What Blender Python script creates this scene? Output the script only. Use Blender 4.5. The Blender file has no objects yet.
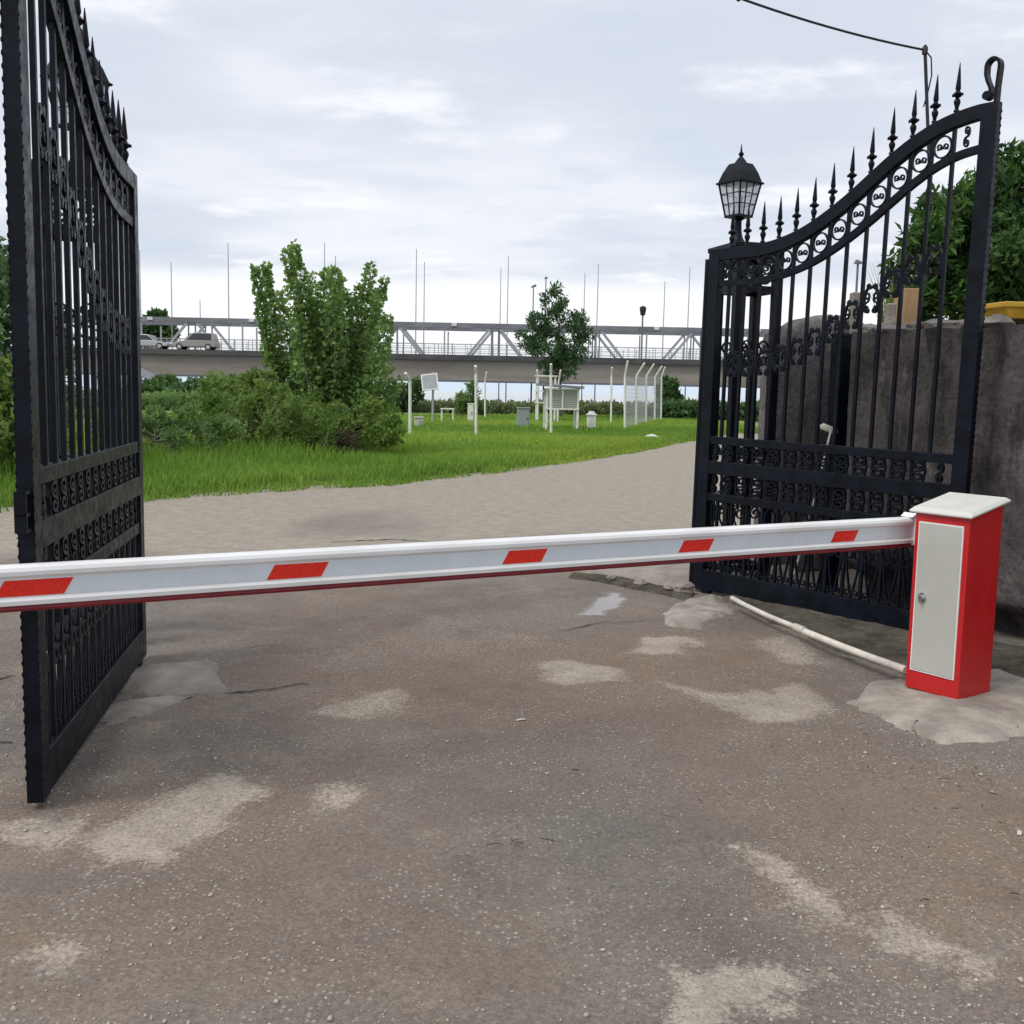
import bpy, math, random
import numpy as np
from mathutils import Matrix, Vector
PI=math.pi; rad=math.radians
random.seed(7); RNG=np.random.default_rng(11)
S=bpy.context.scene; C=S.collection

# ------------------------------------------------------------------ camera
FPX=1050.; PITCH=rad(6.5); ROLL=rad(1.15); EYE=1.5
cam=bpy.data.cameras.new('camera'); co=bpy.data.objects.new('camera',cam); C.objects.link(co)
cam.sensor_width=36; cam.sensor_fit='HORIZONTAL'; cam.lens=FPX/1024*36
cam.clip_start=.05; cam.clip_end=20000
CM=Matrix.Translation((0,0,EYE))@Matrix.Rotation(PI/2-PITCH,4,'X')@Matrix.Rotation(ROLL,4,'Z')
co.matrix_world=CM; S.camera=co
CR=CM.to_3x3()
def ray(x,y): return CR@Vector(((x-512)/FPX,(512-y)/FPX,-1))
def gnd(x,y,z=0.):
    d=ray(x,y); t=(z-EYE)/d.z; return Vector((d.x*t,d.y*t,z))
def at(x,y,Y):
    d=ray(x,y); t=Y/d.y; return Vector((d.x*t,Y,EYE+d.z*t))

# ------------------------------------------------------------------ tagging
def tag(o,label=None,cat=None,group=None,kind=None):
    if label: o['label']=label
    if cat: o['category']=cat
    if group: o['group']=group
    if kind: o['kind']=kind
    return o
def thing(name,label,cat,loc=(0,0,0),rz=0,group=None,ry=0):
    o=bpy.data.objects.new(name,None); C.objects.link(o); o.empty_display_size=.1
    o.location=loc; o.rotation_euler=(0,ry,rz); return tag(o,label,cat,group)
def children(o): return [c for c in bpy.data.objects if c.parent==o]
KIDS={}
def link_kid(o,p): KIDS.setdefault(p.name,[]).append(o)
def copy_tree(o,parent=None):
    c=o.copy(); C.objects.link(c)
    if parent is not None:
        c.parent=parent; link_kid(c,parent)
    for ch in list(KIDS.get(o.name,[])): copy_tree(ch,c)
    return c

# ------------------------------------------------------------------ numpy noise
def _h(ix,iy,s):
    n=(ix.astype(np.int64)*374761393+iy.astype(np.int64)*668265263+s*1442695041)&0x7fffffff
    n=((n^(n>>13))*1274126177)&0x7fffffff
    return ((n^(n>>16))&0xffff)/65535.
def vnoise(x,y,s=0):
    ix=np.floor(x);iy=np.floor(y);fx=x-ix;fy=y-iy
    fx=fx*fx*(3-2*fx);fy=fy*fy*(3-2*fy)
    a=_h(ix,iy,s);b=_h(ix+1,iy,s);c=_h(ix,iy+1,s);d=_h(ix+1,iy+1,s)
    return (a*(1-fx)+b*fx)*(1-fy)+(c*(1-fx)+d*fx)*fy
def fbm(x,y,oct=4,s=0):
    x=np.asarray(x,float);y=np.asarray(y,float)
    v=0;a=.5;t=0
    for i in range(oct):
        v=v+a*vnoise(x*2**i+17.3*i,y*2**i-9.1*i,s+i);t+=a;a*=.5
    return v/t
def sstep(a,b,x): 
    t=np.clip((x-a)/(b-a),0,1); return t*t*(3-2*t)
def poly_sd(px,py,poly):
    "signed distance, negative inside"
    n=len(poly);d=np.full(px.shape,1e9);ins=np.zeros(px.shape,bool)
    for i in range(n):
        ax,ay=poly[i][0],poly[i][1];bx,by=poly[(i+1)%n][0],poly[(i+1)%n][1]
        ex,ey=bx-ax,by-ay
        t=np.clip(((px-ax)*ex+(py-ay)*ey)/(ex*ex+ey*ey+1e-12),0,1)
        d=np.minimum(d,np.hypot(px-ax-t*ex,py-ay-t*ey))
        c=((ay>py)!=(by>py))&(px<(bx-ax)*(py-ay)/(by-ay+1e-12)+ax)
        ins^=c
    return np.where(ins,-d,d)

# ------------------------------------------------------------------ mesh builder
def mesh_np(name,v,f,mat,parent=None,col=None,smooth=False,fsize=4):
    me=bpy.data.meshes.new(name)
    v=np.asarray(v,np.float32);f=np.asarray(f,np.int32)
    me.vertices.add(len(v));me.vertices.foreach_set('co',v.ravel())
    me.loops.add(f.size);me.loops.foreach_set('vertex_index',f.ravel())
    me.polygons.add(len(f));me.polygons.foreach_set('loop_start',np.arange(0,f.size,f.shape[1],dtype=np.int32))
    if smooth: me.polygons.foreach_set('use_smooth',np.ones(len(f),bool))
    if col is not None:
        a=me.color_attributes.new('tint','FLOAT_COLOR','POINT'); a.data.foreach_set('color',np.asarray(col,np.float32).ravel())
    me.update(calc_edges=True)
    me.materials.append(mat)
    o=bpy.data.objects.new(name,me);C.objects.link(o)
    if parent is not None: o.parent=parent; link_kid(o,parent)
    return o
class MB:
    def __init__(s): s.v=[];s.f=[]
    def add(s,v,f):
        n=len(s.v); s.v+= [tuple(p) for p in v]; s.f+=[tuple(i+n for i in q) for q in f]; return s
    def box(s,x0,x1,y0,y1,z0,z1):
        v=[(x0,y0,z0),(x1,y0,z0),(x1,y1,z0),(x0,y1,z0),(x0,y0,z1),(x1,y0,z1),(x1,y1,z1),(x0,y1,z1)]
        return s.add(v,[(3,2,1,0),(4,5,6,7),(0,1,5,4),(1,2,6,5),(2,3,7,6),(3,0,4,7)])
    def bar(s,p,q,w,d=None,up=(0,0,1)):
        "square bar from p to q, w across (sideways), d along up-ish"
        d=d or w;p=Vector(p);q=Vector(q);t=(q-p).normalized();u=Vector(up)
        if abs(t.dot(u))>.98:u=Vector((0,1,0))
        a=t.cross(u).normalized();b=a.cross(t)
        v=[]
        for c in (p,q):
            for sx,sy in ((-1,-1),(1,-1),(1,1),(-1,1)): v.append(c+a*(sx*w/2)+b*(sy*d/2))
        return s.add(v,[(3,2,1,0),(4,5,6,7),(0,1,5,4),(1,2,6,5),(2,3,7,6),(3,0,4,7)])
    def flat(s,path,w,d,y=0.):
        "flat strip following an x,z path: w in the plane, d across it"
        P=[Vector((p[0],p[1])) for p in path];n=len(P);v=[];f=[]
        for i in range(n):
            t=(P[min(i+1,n-1)]-P[max(i-1,0)])
            t=t.normalized() if t.length>1e-9 else Vector((1,0))
            nn=Vector((-t.y,t.x))
            a=P[i]-nn*w/2;b=P[i]+nn*w/2
            v+=[(a.x,y-d/2,a.y),(b.x,y-d/2,b.y),(b.x,y+d/2,b.y),(a.x,y+d/2,a.y)]
        for i in range(n-1):
            o=i*4
            for k in range(4): f.append((o+k,o+(k+1)%4,o+4+(k+1)%4,o+4+k))
        f+=[(3,2,1,0),(n*4-4,n*4-3,n*4-2,n*4-1)]
        return s.add(v,f)
    def tube(s,path,r,seg=6,r1=None,cap=True):
        P=[Vector(p) for p in path];n=len(P);v=[];f=[];r1=r if r1 is None else r1
        pa=None
        for i in range(n):
            t=(P[min(i+1,n-1)]-P[max(i-1,0)]).normalized()
            if pa is None:
                u=Vector((0,0,1)) if abs(t.z)<.9 else Vector((1,0,0)); pa=t.cross(u).normalized()
            else:
                pa=(pa-t*pa.dot(t)).normalized()
            b=t.cross(pa);rr=r+(r1-r)*i/(n-1)
            for k in range(seg):
                a=2*PI*k/seg; v.append(P[i]+pa*(rr*math.cos(a))+b*(rr*math.sin(a)))
        for i in range(n-1):
            for k in range(seg): f.append((i*seg+k,i*seg+(k+1)%seg,(i+1)*seg+(k+1)%seg,(i+1)*seg+k))
        if cap: f+=[tuple(range(seg))[::-1],tuple((n-1)*seg+k for k in range(seg))]
        return s.add(v,f)
    def lathe(s,prof,seg=10,c=(0,0,0),rot=0.,flat=1.):
        v=[];f=[];n=len(prof)
        for r,z in prof:
            for k in range(seg):
                a=2*PI*k/seg+rot; v.append((c[0]+r*math.cos(a),c[1]+r*math.sin(a)*flat,c[2]+z))
        for i in range(n-1):
            for k in range(seg): f.append((i*seg+k,i*seg+(k+1)%seg,(i+1)*seg+(k+1)%seg,(i+1)*seg+k))
        f+=[tuple(range(seg))[::-1],tuple((n-1)*seg+k for k in range(seg))]
        return s.add(v,f)
    def prism(s,poly,a0,a1,axis='x'):
        "extrude polygon: axis x -> poly is (y,z)"
        n=len(poly);v=[]
        for a in (a0,a1):
            for p,q in poly: v.append((a,p,q) if axis=='x' else ((p,a,q) if axis=='y' else (p,q,a)))
        f=[(k,(k+1)%n,n+(k+1)%n,n+k) for k in range(n)]+[tuple(range(n))[::-1],tuple(range(n,2*n))]
        return s.add(v,f)
    def build(s,name,mat,parent=None,smooth=None,bevel=0,label=None,loc=None):
        me=bpy.data.meshes.new(name); me.from_pydata(s.v,[],s.f); 
        import bmesh
        bm=bmesh.new();bm.from_mesh(me);bmesh.ops.recalc_face_normals(bm,faces=bm.faces);bm.to_mesh(me);bm.free()
        me.materials.append(mat)
        if smooth:
            me.shade_smooth(); me.set_sharp_from_angle(angle=rad(smooth))
        o=bpy.data.objects.new(name,me);C.objects.link(o)
        if loc: o.location=loc
        if parent is not None: o.parent=parent; link_kid(o,parent)
        if bevel:
            m=o.modifiers.new('bevel','BEVEL');m.width=bevel;m.segments=2;m.limit_method='ANGLE'
        if label:o['label']=label
        return o

# ------------------------------------------------------------------ materials
def nodes(name):
    m=bpy.data.materials.new(name);m.use_nodes=True;nt=m.node_tree
    return m,nt,nt.nodes,nt.links,nt.nodes['Principled BSDF']
def mixc(N,L,fac,a,b,blend='MIX'):
    n=N.new('ShaderNodeMix');n.data_type='RGBA';n.blend_type=blend
    for k,val in ((0,fac),(6,a),(7,b)):
        if hasattr(val,'links'): L.new(val,n.inputs[k])
        else: n.inputs[k].default_value=val if k==0 else (*val,1)
    return n.outputs[2]
def noise(N,L,vec,scale,detail=5,rough=.6):
    n=N.new('ShaderNodeTexNoise');n.inputs['Scale'].default_value=scale;n.inputs['Detail'].default_value=detail;n.inputs['Roughness'].default_value=rough
    L.new(vec,n.inputs['Vector']);return n.outputs['Fac']
def ramp(N,L,fac,a,b,lo=0.,hi=1.):
    n=N.new('ShaderNodeMapRange');n.interpolation_type='SMOOTHSTEP'
    n.inputs['From Min'].default_value=a;n.inputs['From Max'].default_value=b;n.inputs['To Min'].default_value=lo;n.inputs['To Max'].default_value=hi
    L.new(fac,n.inputs['Value']);return n.outputs['Result']
def math_(N,L,op,a,b):
    n=N.new('ShaderNodeMath');n.operation=op
    for k,v in ((0,a),(1,b)):
        if hasattr(v,'links'):L.new(v,n.inputs[k])
        else:n.inputs[k].default_value=v
    return n.outputs[0]
def mat(name,col,rough=.6,var=.25,scale=6.,bump=0.,bscale=40.,metal=0.,col2=None,spots=0,coat=0.,spec=.5,stretch=None):
    m,nt,N,L,B=nodes(name)
    g=N.new('ShaderNodeTexCoord').outputs['Object']
    if stretch:
        mp=N.new('ShaderNodeMapping');mp.inputs['Scale'].default_value=stretch;L.new(g,mp.inputs[0]);g=mp.outputs[0]
    f=ramp(N,L,noise(N,L,g,scale),.3,.7)
    lo=tuple(c*(1-var) for c in col);hi=tuple(min(1,c*(1+var)) for c in col)
    if col2: lo,hi=col,col2
    c=mixc(N,L,f,lo,hi)
    if spots:
        f2=ramp(N,L,noise(N,L,g,spots,3),.62,.7)
        c=mixc(N,L,math_(N,L,'MULTIPLY',f2,.5),c,(.25,.24,.22))
    L.new(c,B.inputs['Base Color'])
    r=ramp(N,L,noise(N,L,g,scale*2.3,3),.3,.7,max(0,rough-.1),min(1,rough+.1));L.new(r,B.inputs['Roughness'])
    B.inputs['Metallic'].default_value=metal;B.inputs['Specular IOR Level'].default_value=spec;B.inputs['Coat Weight'].default_value=coat
    if bump:
        b=N.new('ShaderNodeBump');b.inputs['Strength'].default_value=bump;b.inputs['Distance'].default_value=.02
        L.new(noise(N,L,g,bscale,6),b.inputs['Height']);L.new(b.outputs[0],B.inputs['Normal'])
    return m
def leafmat(name,dark,light,trans=.35,rough=.55):
    m,nt,N,L,B=nodes(name)
    a=N.new('ShaderNodeAttribute');a.attribute_name='tint'
    sx=N.new('ShaderNodeSeparateColor');L.new(a.outputs['Color'],sx.inputs[0])
    c=mixc(N,L,sx.outputs[0],dark,light)
    c=mixc(N,L,sx.outputs[1],c,(light[0]*1.5,light[1]*1.1,light[2]*.9))
    L.new(c,B.inputs['Base Color']);B.inputs['Roughness'].default_value=rough;B.inputs['Specular IOR Level'].default_value=.3
    t=N.new('ShaderNodeBsdfTranslucent');L.new(c,t.inputs[0])
    ms=N.new('ShaderNodeMixShader');ms.inputs[0].default_value=trans
    L.new(B.outputs[0],ms.inputs[1]);L.new(t.outputs[0],ms.inputs[2]);L.new(ms.outputs[0],N['Material Output'].inputs[0])
    return m
M={}
M['iron']=mat('black_gate_paint',(.0045,.0065,.0115),.40,.4,9,.10,90,spec=.16)
M['red']=mat('red_enamel',(.50,.011,.013),.38,.05,3,.02,300,coat=.15)
M['white']=mat('white_enamel',(.70,.695,.68),.38,.03,2.2,col2=(.81,.815,.82))
M['door']=mat('grey_enamel',(.44,.44,.40),.45,.03,4)
M['cap']=mat('offwhite_enamel',(.58,.575,.53),.45,.04,5)
M['tape']=mat('reflective_tape',(.62,.67,.71),.3,.03,9)
M['redtape']=mat('red_reflective_tape',(.70,.02,.008),.3,.08,60)
M['rubber']=mat('dark_red_rubber',(.22,.008,.016),.5,.12,20)
M['chrome']=mat('chrome',(.6,.6,.6),.18,.1,9,metal=1)
M['conc']=mat('pale_concrete',(.23,.20,.168),.92,.16,4.5,.7,50,col2=(.42,.375,.32))
M['conc2']=mat('beige_concrete',(.20,.175,.15),.92,.2,4,.6,45,col2=(.33,.29,.25))
M['beam']=mat('weathered_beam',(.225,.193,.158),.9,.1,.35,0,col2=(.335,.295,.245),stretch=(.3,1,2.5))
M['deck']=mat('dark_deck',(.075,.072,.07),.9,.2,.5)
M['steelgrey']=mat('grey_steel',(.13,.135,.15),.6,.15,.7)
M['palesteel']=mat('pale_steel',(.34,.35,.37),.6,.12,.7)
M['truss']=mat('truss_paint',(.185,.19,.205),.6,.2,.5)
M['galv']=mat('galvanised',(.42,.43,.44),.5,.12,5)
M['wpaint']=mat('weathered_white_paint',(.70,.69,.64),.6,.12,4)
M['greypaint']=mat('grey_paint',(.27,.30,.32),.6,.1,2)
M['beigepaint']=mat('beige_paint',(.44,.43,.36),.6,.1,2)
M['screen']=mat('louvre_paint',(.36,.37,.32),.7,.12,14)
M['pipe']=mat('dusty_white_pipe',(.58,.54,.47),.6,.2,7)
M['bark']=mat('bark',(.11,.09,.07),.95,.3,9,.5,40)
M['palebark']=mat('pale_stems',(.24,.22,.16),.9,.25,9)
M['stone']=mat('rubble_stone',(.22,.20,.185),.95,.3,5,.6,25)
M['yellow']=mat('yellow_paint',(.60,.36,.03),.55,.15,5)
M['orange']=mat('ochre_plaster',(.34,.22,.115),.9,.2,5)
M['pebble']=mat('pebbles',(.40,.36,.31),.9,.3,200)
M['cable']=mat('black_cable',(.012,.012,.014),.6,.1,5)
M['carwhite']=mat('white_car_paint',(.40,.40,.38),.25,.03,1,coat=.4)
M['carbeige']=mat('silver_car_paint',(.27,.26,.225),.3,.03,1,coat=.4)
M['glassdark']=mat('dark_glass',(.03,.035,.04),.08,.05,1)
M['tyre']=mat('tyre',(.02,.02,.02),.8,.1,5)
M['roof']=mat('grey_roof',(.20,.20,.21),.8,.1,2)
M['house']=mat('white_plaster',(.66,.65,.60),.85,.06,1)
M['paper']=mat('scrap_paper',(.5,.48,.44),.8,.05,30)
M['twig']=mat('dry_twig',(.085,.068,.05),.9,.3,30)
# lantern glass: pale patterned glass one can half see through
m,nt,N,L,B=nodes('lantern_glass')
B.inputs['Base Color'].default_value=(.85,.88,.92,1);B.inputs['Roughness'].default_value=.25
t=N.new('ShaderNodeBsdfTransparent');t.inputs[0].default_value=(.93,.95,.97,1)
tr=N.new('ShaderNodeBsdfTranslucent');tr.inputs[0].default_value=(.8,.83,.86,1)
a=N.new('ShaderNodeMixShader');a.inputs[0].default_value=.45;L.new(B.outputs[0],a.inputs[1]);L.new(tr.outputs[0],a.inputs[2])
b=N.new('ShaderNodeMixShader');b.inputs[0].default_value=.5;L.new(a.outputs[0],b.inputs[1]);L.new(t.outputs[0],b.inputs[2])
L.new(b.outputs[0],N['Material Output'].inputs[0]);M['lglass']=m
# stained cement wall
def wallmat(name,a,b,stain):
    m,nt,N,L,B=nodes(name);g=N.new('ShaderNodeTexCoord').outputs['Object']
    mp=N.new('ShaderNodeMapping');mp.inputs['Scale'].default_value=(1,1,.28);L.new(g,mp.inputs[0])
    c=mixc(N,L,ramp(N,L,noise(N,L,g,2.2,6),.3,.7),a,b)
    streak=ramp(N,L,noise(N,L,mp.outputs[0],4.2,7,.72),.47,.62)
    c=mixc(N,L,math_(N,L,'MULTIPLY',streak,.72),c,stain)
    pale=ramp(N,L,noise(N,L,g,2.6,9,.8),.56,.66)
    c=mixc(N,L,math_(N,L,'MULTIPLY',pale,.5),c,(.21,.19,.18))
    fine=ramp(N,L,noise(N,L,g,28,4),.3,.7,.78,1.18)
    c2=N.new('ShaderNodeVectorMath');c2.operation='SCALE';L.new(c,c2.inputs[0]);L.new(fine,c2.inputs['Scale'])
    L.new(c2.outputs[0],B.inputs['Base Color']);B.inputs['Roughness'].default_value=.93;B.inputs['Specular IOR Level'].default_value=.25
    bp=N.new('ShaderNodeBump');bp.inputs['Strength'].default_value=.8;bp.inputs['Distance'].default_value=.03
    L.new(noise(N,L,g,14,8,.65),bp.inputs['Height']);L.new(bp.outputs[0],B.inputs['Normal'])
    return m
M['wall']=wallmat('stained_cement',(.058,.049,.050),(.120,.103,.101),(.016,.014,.015))
M['wallmauve']=wallmat('mauve_cement',(.16,.14,.145),(.23,.205,.21),(.07,.062,.064))
M['coping']=wallmat('grey_coping',(.17,.165,.155),(.24,.235,.22),(.09,.086,.08))
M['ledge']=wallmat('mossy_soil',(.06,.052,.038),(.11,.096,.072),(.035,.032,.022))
# leaves
M['poplar']=leafmat('poplar_leaves',(.12,.23,.06),(.31,.46,.15),.55)
M['shrub']=leafmat('shrub_leaves',(.10,.19,.04),(.28,.40,.10),.52)
M['dull']=leafmat('dull_green_leaves',(.09,.17,.055),(.23,.35,.115),.5)
M['dark']=leafmat('dark_evergreen_leaves',(.022,.065,.018),(.10,.20,.04),.35)
M['far']=leafmat('far_tree_leaves',(.04,.095,.035),(.11,.20,.07),.38)
M['conif']=leafmat('airy_tree_leaves',(.035,.085,.035),(.10,.19,.075),.38)
M['dry']=leafmat('dry_twiggy_leaves',(.06,.045,.03),(.12,.095,.06),.2)
M['hedge']=leafmat('hedge_leaves',(.10,.14,.06),(.21,.26,.12),.4)
M['grass']=leafmat('grass_blades',(.10,.21,.022),(.26,.41,.065),.42,.6)
M['straw']=leafmat('seed_heads',(.20,.20,.05),(.30,.30,.09),.3)

# ------------------------------------------------------------------ world and light
W=bpy.data.worlds.new('World');S.world=W;W.use_nodes=True
nt=W.node_tree;N=nt.nodes;L=nt.links;N.clear()
out=N.new('ShaderNodeOutputWorld')
SUN_EL=rad(52);SUN_AZ=rad(238)   # compass-like, from +Y clockwise: behind the camera on the left
sky=N.new('ShaderNodeTexSky');sky.sky_type='NISHITA';sky.sun_disc=False;sky.sun_elevation=SUN_EL;sky.sun_rotation=SUN_AZ
bg1=N.new('ShaderNodeBackground');bg1.inputs[1].default_value=.1;L.new(sky.outputs[0],bg1.inputs[0])
tc=N.new('ShaderNodeTexCoord').outputs['Generated']
sp=N.new('ShaderNodeSeparateXYZ');L.new(tc,sp.inputs[0]);z=sp.outputs[2]
den=math_(N,L,'ADD',math_(N,L,'MAXIMUM',z,0.),.10)
cb=N.new('ShaderNodeCombineXYZ')
L.new(math_(N,L,'DIVIDE',sp.outputs[0],den),cb.inputs[0]);L.new(math_(N,L,'DIVIDE',sp.outputs[1],den),cb.inputs[1])
cb.inputs[2].default_value=3.7
cv=cb.outputs[0]
mp=N.new('ShaderNodeMapping');mp.inputs['Scale'].default_value=(.8,1.0,1);mp.inputs['Location'].default_value=(4.2,1.4,0);L.new(cv,mp.inputs[0])
n1=noise(N,L,mp.outputs[0],.9,7,.52);n2=noise(N,L,mp.outputs[0],1.9,8,.6)
c=mixc(N,L,ramp(N,L,n1,.36,.62),(.57,.61,.69),(.73,.75,.795))
c=mixc(N,L,math_(N,L,'MULTIPLY',ramp(N,L,n2,.52,.70),.72),c,(.88,.89,.905))
c=mixc(N,L,math_(N,L,'MULTIPLY',ramp(N,L,n2,.48,.32),.5),c,(.52,.58,.69))
band=math_(N,L,'MULTIPLY',ramp(N,L,z,.112,.092),ramp(N,L,z,.0,.035))
c=mixc(N,L,math_(N,L,'MULTIPLY',band,.85),c,(.86,.865,.88))
c=mixc(N,L,math_(N,L,'MULTIPLY',ramp(N,L,z,.05,.02),.7),c,(.80,.84,.89))
c=mixc(N,L,math_(N,L,'MULTIPLY',ramp(N,L,z,.022,.012),.9),c,(.56,.66,.78))
bg2=N.new('ShaderNodeBackground');L.new(c,bg2.inputs[0]);bg2.inputs[1].default_value=.98
mx=N.new('ShaderNodeMixShader');mx.inputs[0].default_value=.93
L.new(bg1.outputs[0],mx.inputs[1]);L.new(bg2.outputs[0],mx.inputs[2]);L.new(mx.outputs[0],out.inputs[0])
sl=bpy.data.lights.new('sun','SUN');sl.energy=1.6;sl.angle=rad(25);sl.color=(1,.97,.93)
so=bpy.data.objects.new('sun',sl);C.objects.link(so)
sd=Vector((math.sin(SUN_AZ)*math.cos(SUN_EL),math.cos(SUN_AZ)*math.cos(SUN_EL),math.sin(SUN_EL)))
so.rotation_euler=sd.to_track_quat('Z','Y').to_euler()
S.view_settings.view_transform='Standard';S.view_settings.look='None';S.view_settings.exposure=.37;S.view_settings.gamma=1

# ------------------------------------------------------------------ ground
def gp(pts): return [tuple(gnd(x,y)[:2]) for x,y in pts]
def axis(a,b,step,lo,hi,grow=1.25):
    m=list(np.arange(a,b,step)); s=step
    x=m[-1]
    while x<hi: s*=grow; x+=s; m.append(x)
    s=step;x=m[0];pre=[]
    while x>lo: s*=grow; x-=s; pre.append(x)
    return np.array(pre[::-1]+m)
xs=axis(-3.6,4.2,.03,-400,400);ys=axis(1.7,10.2,.03,-60,90)
ys=ys[ys<82]
gx,gy=np.meshgrid(xs,ys);fx,fy=gx.ravel(),gy.ravel()
near=np.exp(-(np.hypot(fx,fy-5)/14)**2)
def gzf(x,y):
    nr=np.exp(-(np.hypot(x,y-5)/14)**2)
    return (fbm(x*.6,y*.6,3,5)-.5)*.05*nr+(fbm(x*5,y*5,3,8)-.5)*.012*nr-.012
zz=gzf(fx,fy)
jx=fx+(fbm(fx*2.2,fy*2.2,5,21)-.5)*.32;jy=fy+(fbm(fx*2.2,fy*2.2,5,33)-.5)*.55
jx+=(fbm(fx*14,fy*14,3,41)-.5)*.10;jy+=(fbm(fx*14,fy*14,3,43)-.5)*.14
pale=np.zeros(len(fx))
PATCH=[([(0,817),(60,806),(97,797),(108,817),(61,840),(0,842)],.75),
 ([(102,827),(153,792),(225,771),(276,786),(235,807),(205,832),(169,858),(133,853)],.9),
 ([(327,786),(384,784),(378,802),(338,802)],.7),
 ([(302,705),(327,687),(399,687),(404,700),(358,715)],.6),
 ([(23,945),(72,914),(92,930),(66,960),(26,960)],.85),
 ([(542,657),(577,651),(627,665),(640,682),(577,685)],.95),
 ([(632,650),(662,635),(697,635),(677,652)],.85),
 ([(677,677),(722,687),(762,685),(812,682),(822,705),(782,717),(752,715),(722,700)],.8),
 ([(727,850),(772,860),(782,875),(832,910),(812,912),(762,885)],.95),
 ([(837,910),(872,897),(882,912),(957,955),(952,962),(892,940)],.95),
 ([(647,950),(687,965),(722,955),(772,950),(802,985),(782,1015),(742,1010),(737,1040),(677,1040),(662,1000)],1.),
 ([(805,960),(822,958),(834,972),(822,974)],.8),
 ([(732,635),(792,630),(832,660),(792,660)],.55),
 ([(350,640),(520,620),(560,640),(420,660)],.3),
 ([(250,660),(470,610),(500,625),(330,680)],.3)]
for pl,w in PATCH:
    d=poly_sd(jx,jy,gp(pl));pale=np.maximum(pale,w*sstep(.10,-.09,d)*(.75+.55*fbm(fx*3.1,fy*3.1,4,200)))
# brown silt, with the sweep of the wheel tracks
def blob(cx,cy,rx,ry):
    p=gnd(cx,cy);q=gnd(cx+rx,cy);r=gnd(cx,cy-ry)
    return np.exp(-(((fx-p.x)/(q.x-p.x))**2+((fy-p.y)/(r.y-p.y))**2))
bn=fbm(fx*.9,fy*.9,5,60)
brown=1.0*blob(430,690,260,45)+.9*blob(900,840,190,140)+.8*blob(130,930,260,80)+.7*blob(650,660,150,40)+.5*blob(480,960,160,60)
brown+=.8*blob(250,850,260,70)+.5*blob(380,590,330,30)
brown=np.clip(brown*(.45+1.1*bn)+.35*sstep(.45,.7,bn),0,1)*.8
dark=.8*blob(620,780,250,70)+.7*blob(60,875,120,22)+.5*blob(780,700,60,25)+.4*blob(330,900,300,60)
dark=np.clip(dark*(.3+1.3*fbm(fx*1.3,fy*1.3,4,71)),0,1)
# the lighter public road beyond the gateway
rd=fy-(9.6+.30*fx)+(fbm(fx*.45,fy*.45,5,80)-.5)*3.6
road=sstep(-.5,.9,rd)
road*=1-(.2+.7*fbm(fx*1.2,fy*1.2,4,210))*sstep(.3,-.5,poly_sd(jx,jy,gp([(285,535),(300,513),(400,509),(440,520),(430,535)])))
wet=sstep(.06,-.03,poly_sd(jx,jy,gp([(578,610),(588,593),(616,591),(624,599),(606,609)])))
col=np.stack([pale,brown,dark,np.ones_like(pale)],1)
nx,ny=len(xs),len(ys)
idx=np.arange(nx*ny).reshape(ny,nx)
F=np.stack([idx[:-1,:-1].ravel(),idx[:-1,1:].ravel(),idx[1:,1:].ravel(),idx[1:,:-1].ravel()],1)
m,nt,N,L,B=nodes('worn_asphalt')
g=N.new('ShaderNodeNewGeometry').outputs['Position']
a=N.new('ShaderNodeAttribute');a.attribute_name='tint';sx=N.new('ShaderNodeSeparateColor');L.new(a.outputs['Color'],sx.inputs[0])
a2=N.new('ShaderNodeAttribute');a2.attribute_name='tint2';s2=N.new('ShaderNodeSeparateColor');L.new(a2.outputs['Color'],s2.inputs[0])
fine=noise(N,L,g,55,6,.7);mid=noise(N,L,g,6,6,.65);big=noise(N,L,g,1.1,6,.6)
c=mixc(N,L,ramp(N,L,big,.3,.7),(.125,.111,.098),(.185,.166,.145))
mott=noise(N,L,g,2.7,7,.7);c=mixc(N,L,ramp(N,L,mott,.5,.68,0,.5),c,(.27,.227,.182));c=mixc(N,L,ramp(N,L,mott,.47,.33,0,.55),c,(.095,.083,.072))
br=math_(N,L,'MULTIPLY',sx.outputs[1],ramp(N,L,mid,.25,.65,.35,1))
c=mixc(N,L,br,c,(.215,.149,.102))
c=mixc(N,L,math_(N,L,'MULTIPLY',sx.outputs[2],ramp(N,L,mid,.3,.7,.5,1)),c,(.135,.120,.105))
c=mixc(N,L,s2.outputs[0],c,mixc(N,L,ramp(N,L,mid,.3,.7),(.245,.212,.17),(.315,.277,.226)))
pf=ramp(N,L,math_(N,L,'ADD',sx.outputs[0],math_(N,L,'MULTIPLY',math_(N,L,'SUBTRACT',fine,.5),1.5)),.20,.85)
c=mixc(N,L,math_(N,L,'MULTIPLY',pf,.85),c,mixc(N,L,ramp(N,L,mid,.3,.7),(.31,.265,.215),(.42,.365,.30)))
fm=ramp(N,L,fine,.25,.75,.80,1.22)
v2=N.new('ShaderNodeTexVoronoi');v2.inputs['Scale'].default_value=140;L.new(g,v2.inputs['Vector'])
v2s=N.new('ShaderNodeSeparateColor');L.new(v2.outputs['Color'],v2s.inputs[0])
fm=math_(N,L,'MULTIPLY',fm,ramp(N,L,v2s.outputs[0],0,1,.86,1.16))
v=N.new('ShaderNodeTexVoronoi');v.inputs['Scale'].default_value=58;L.new(g,v.inputs['Vector'])
vs=N.new('ShaderNodeSeparateColor');L.new(v.outputs['Color'],vs.inputs[0])
sp_=math_(N,L,'MULTIPLY',ramp(N,L,v.outputs['Distance'],.42,.30),ramp(N,L,vs.outputs[0],.70,.78))
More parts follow.
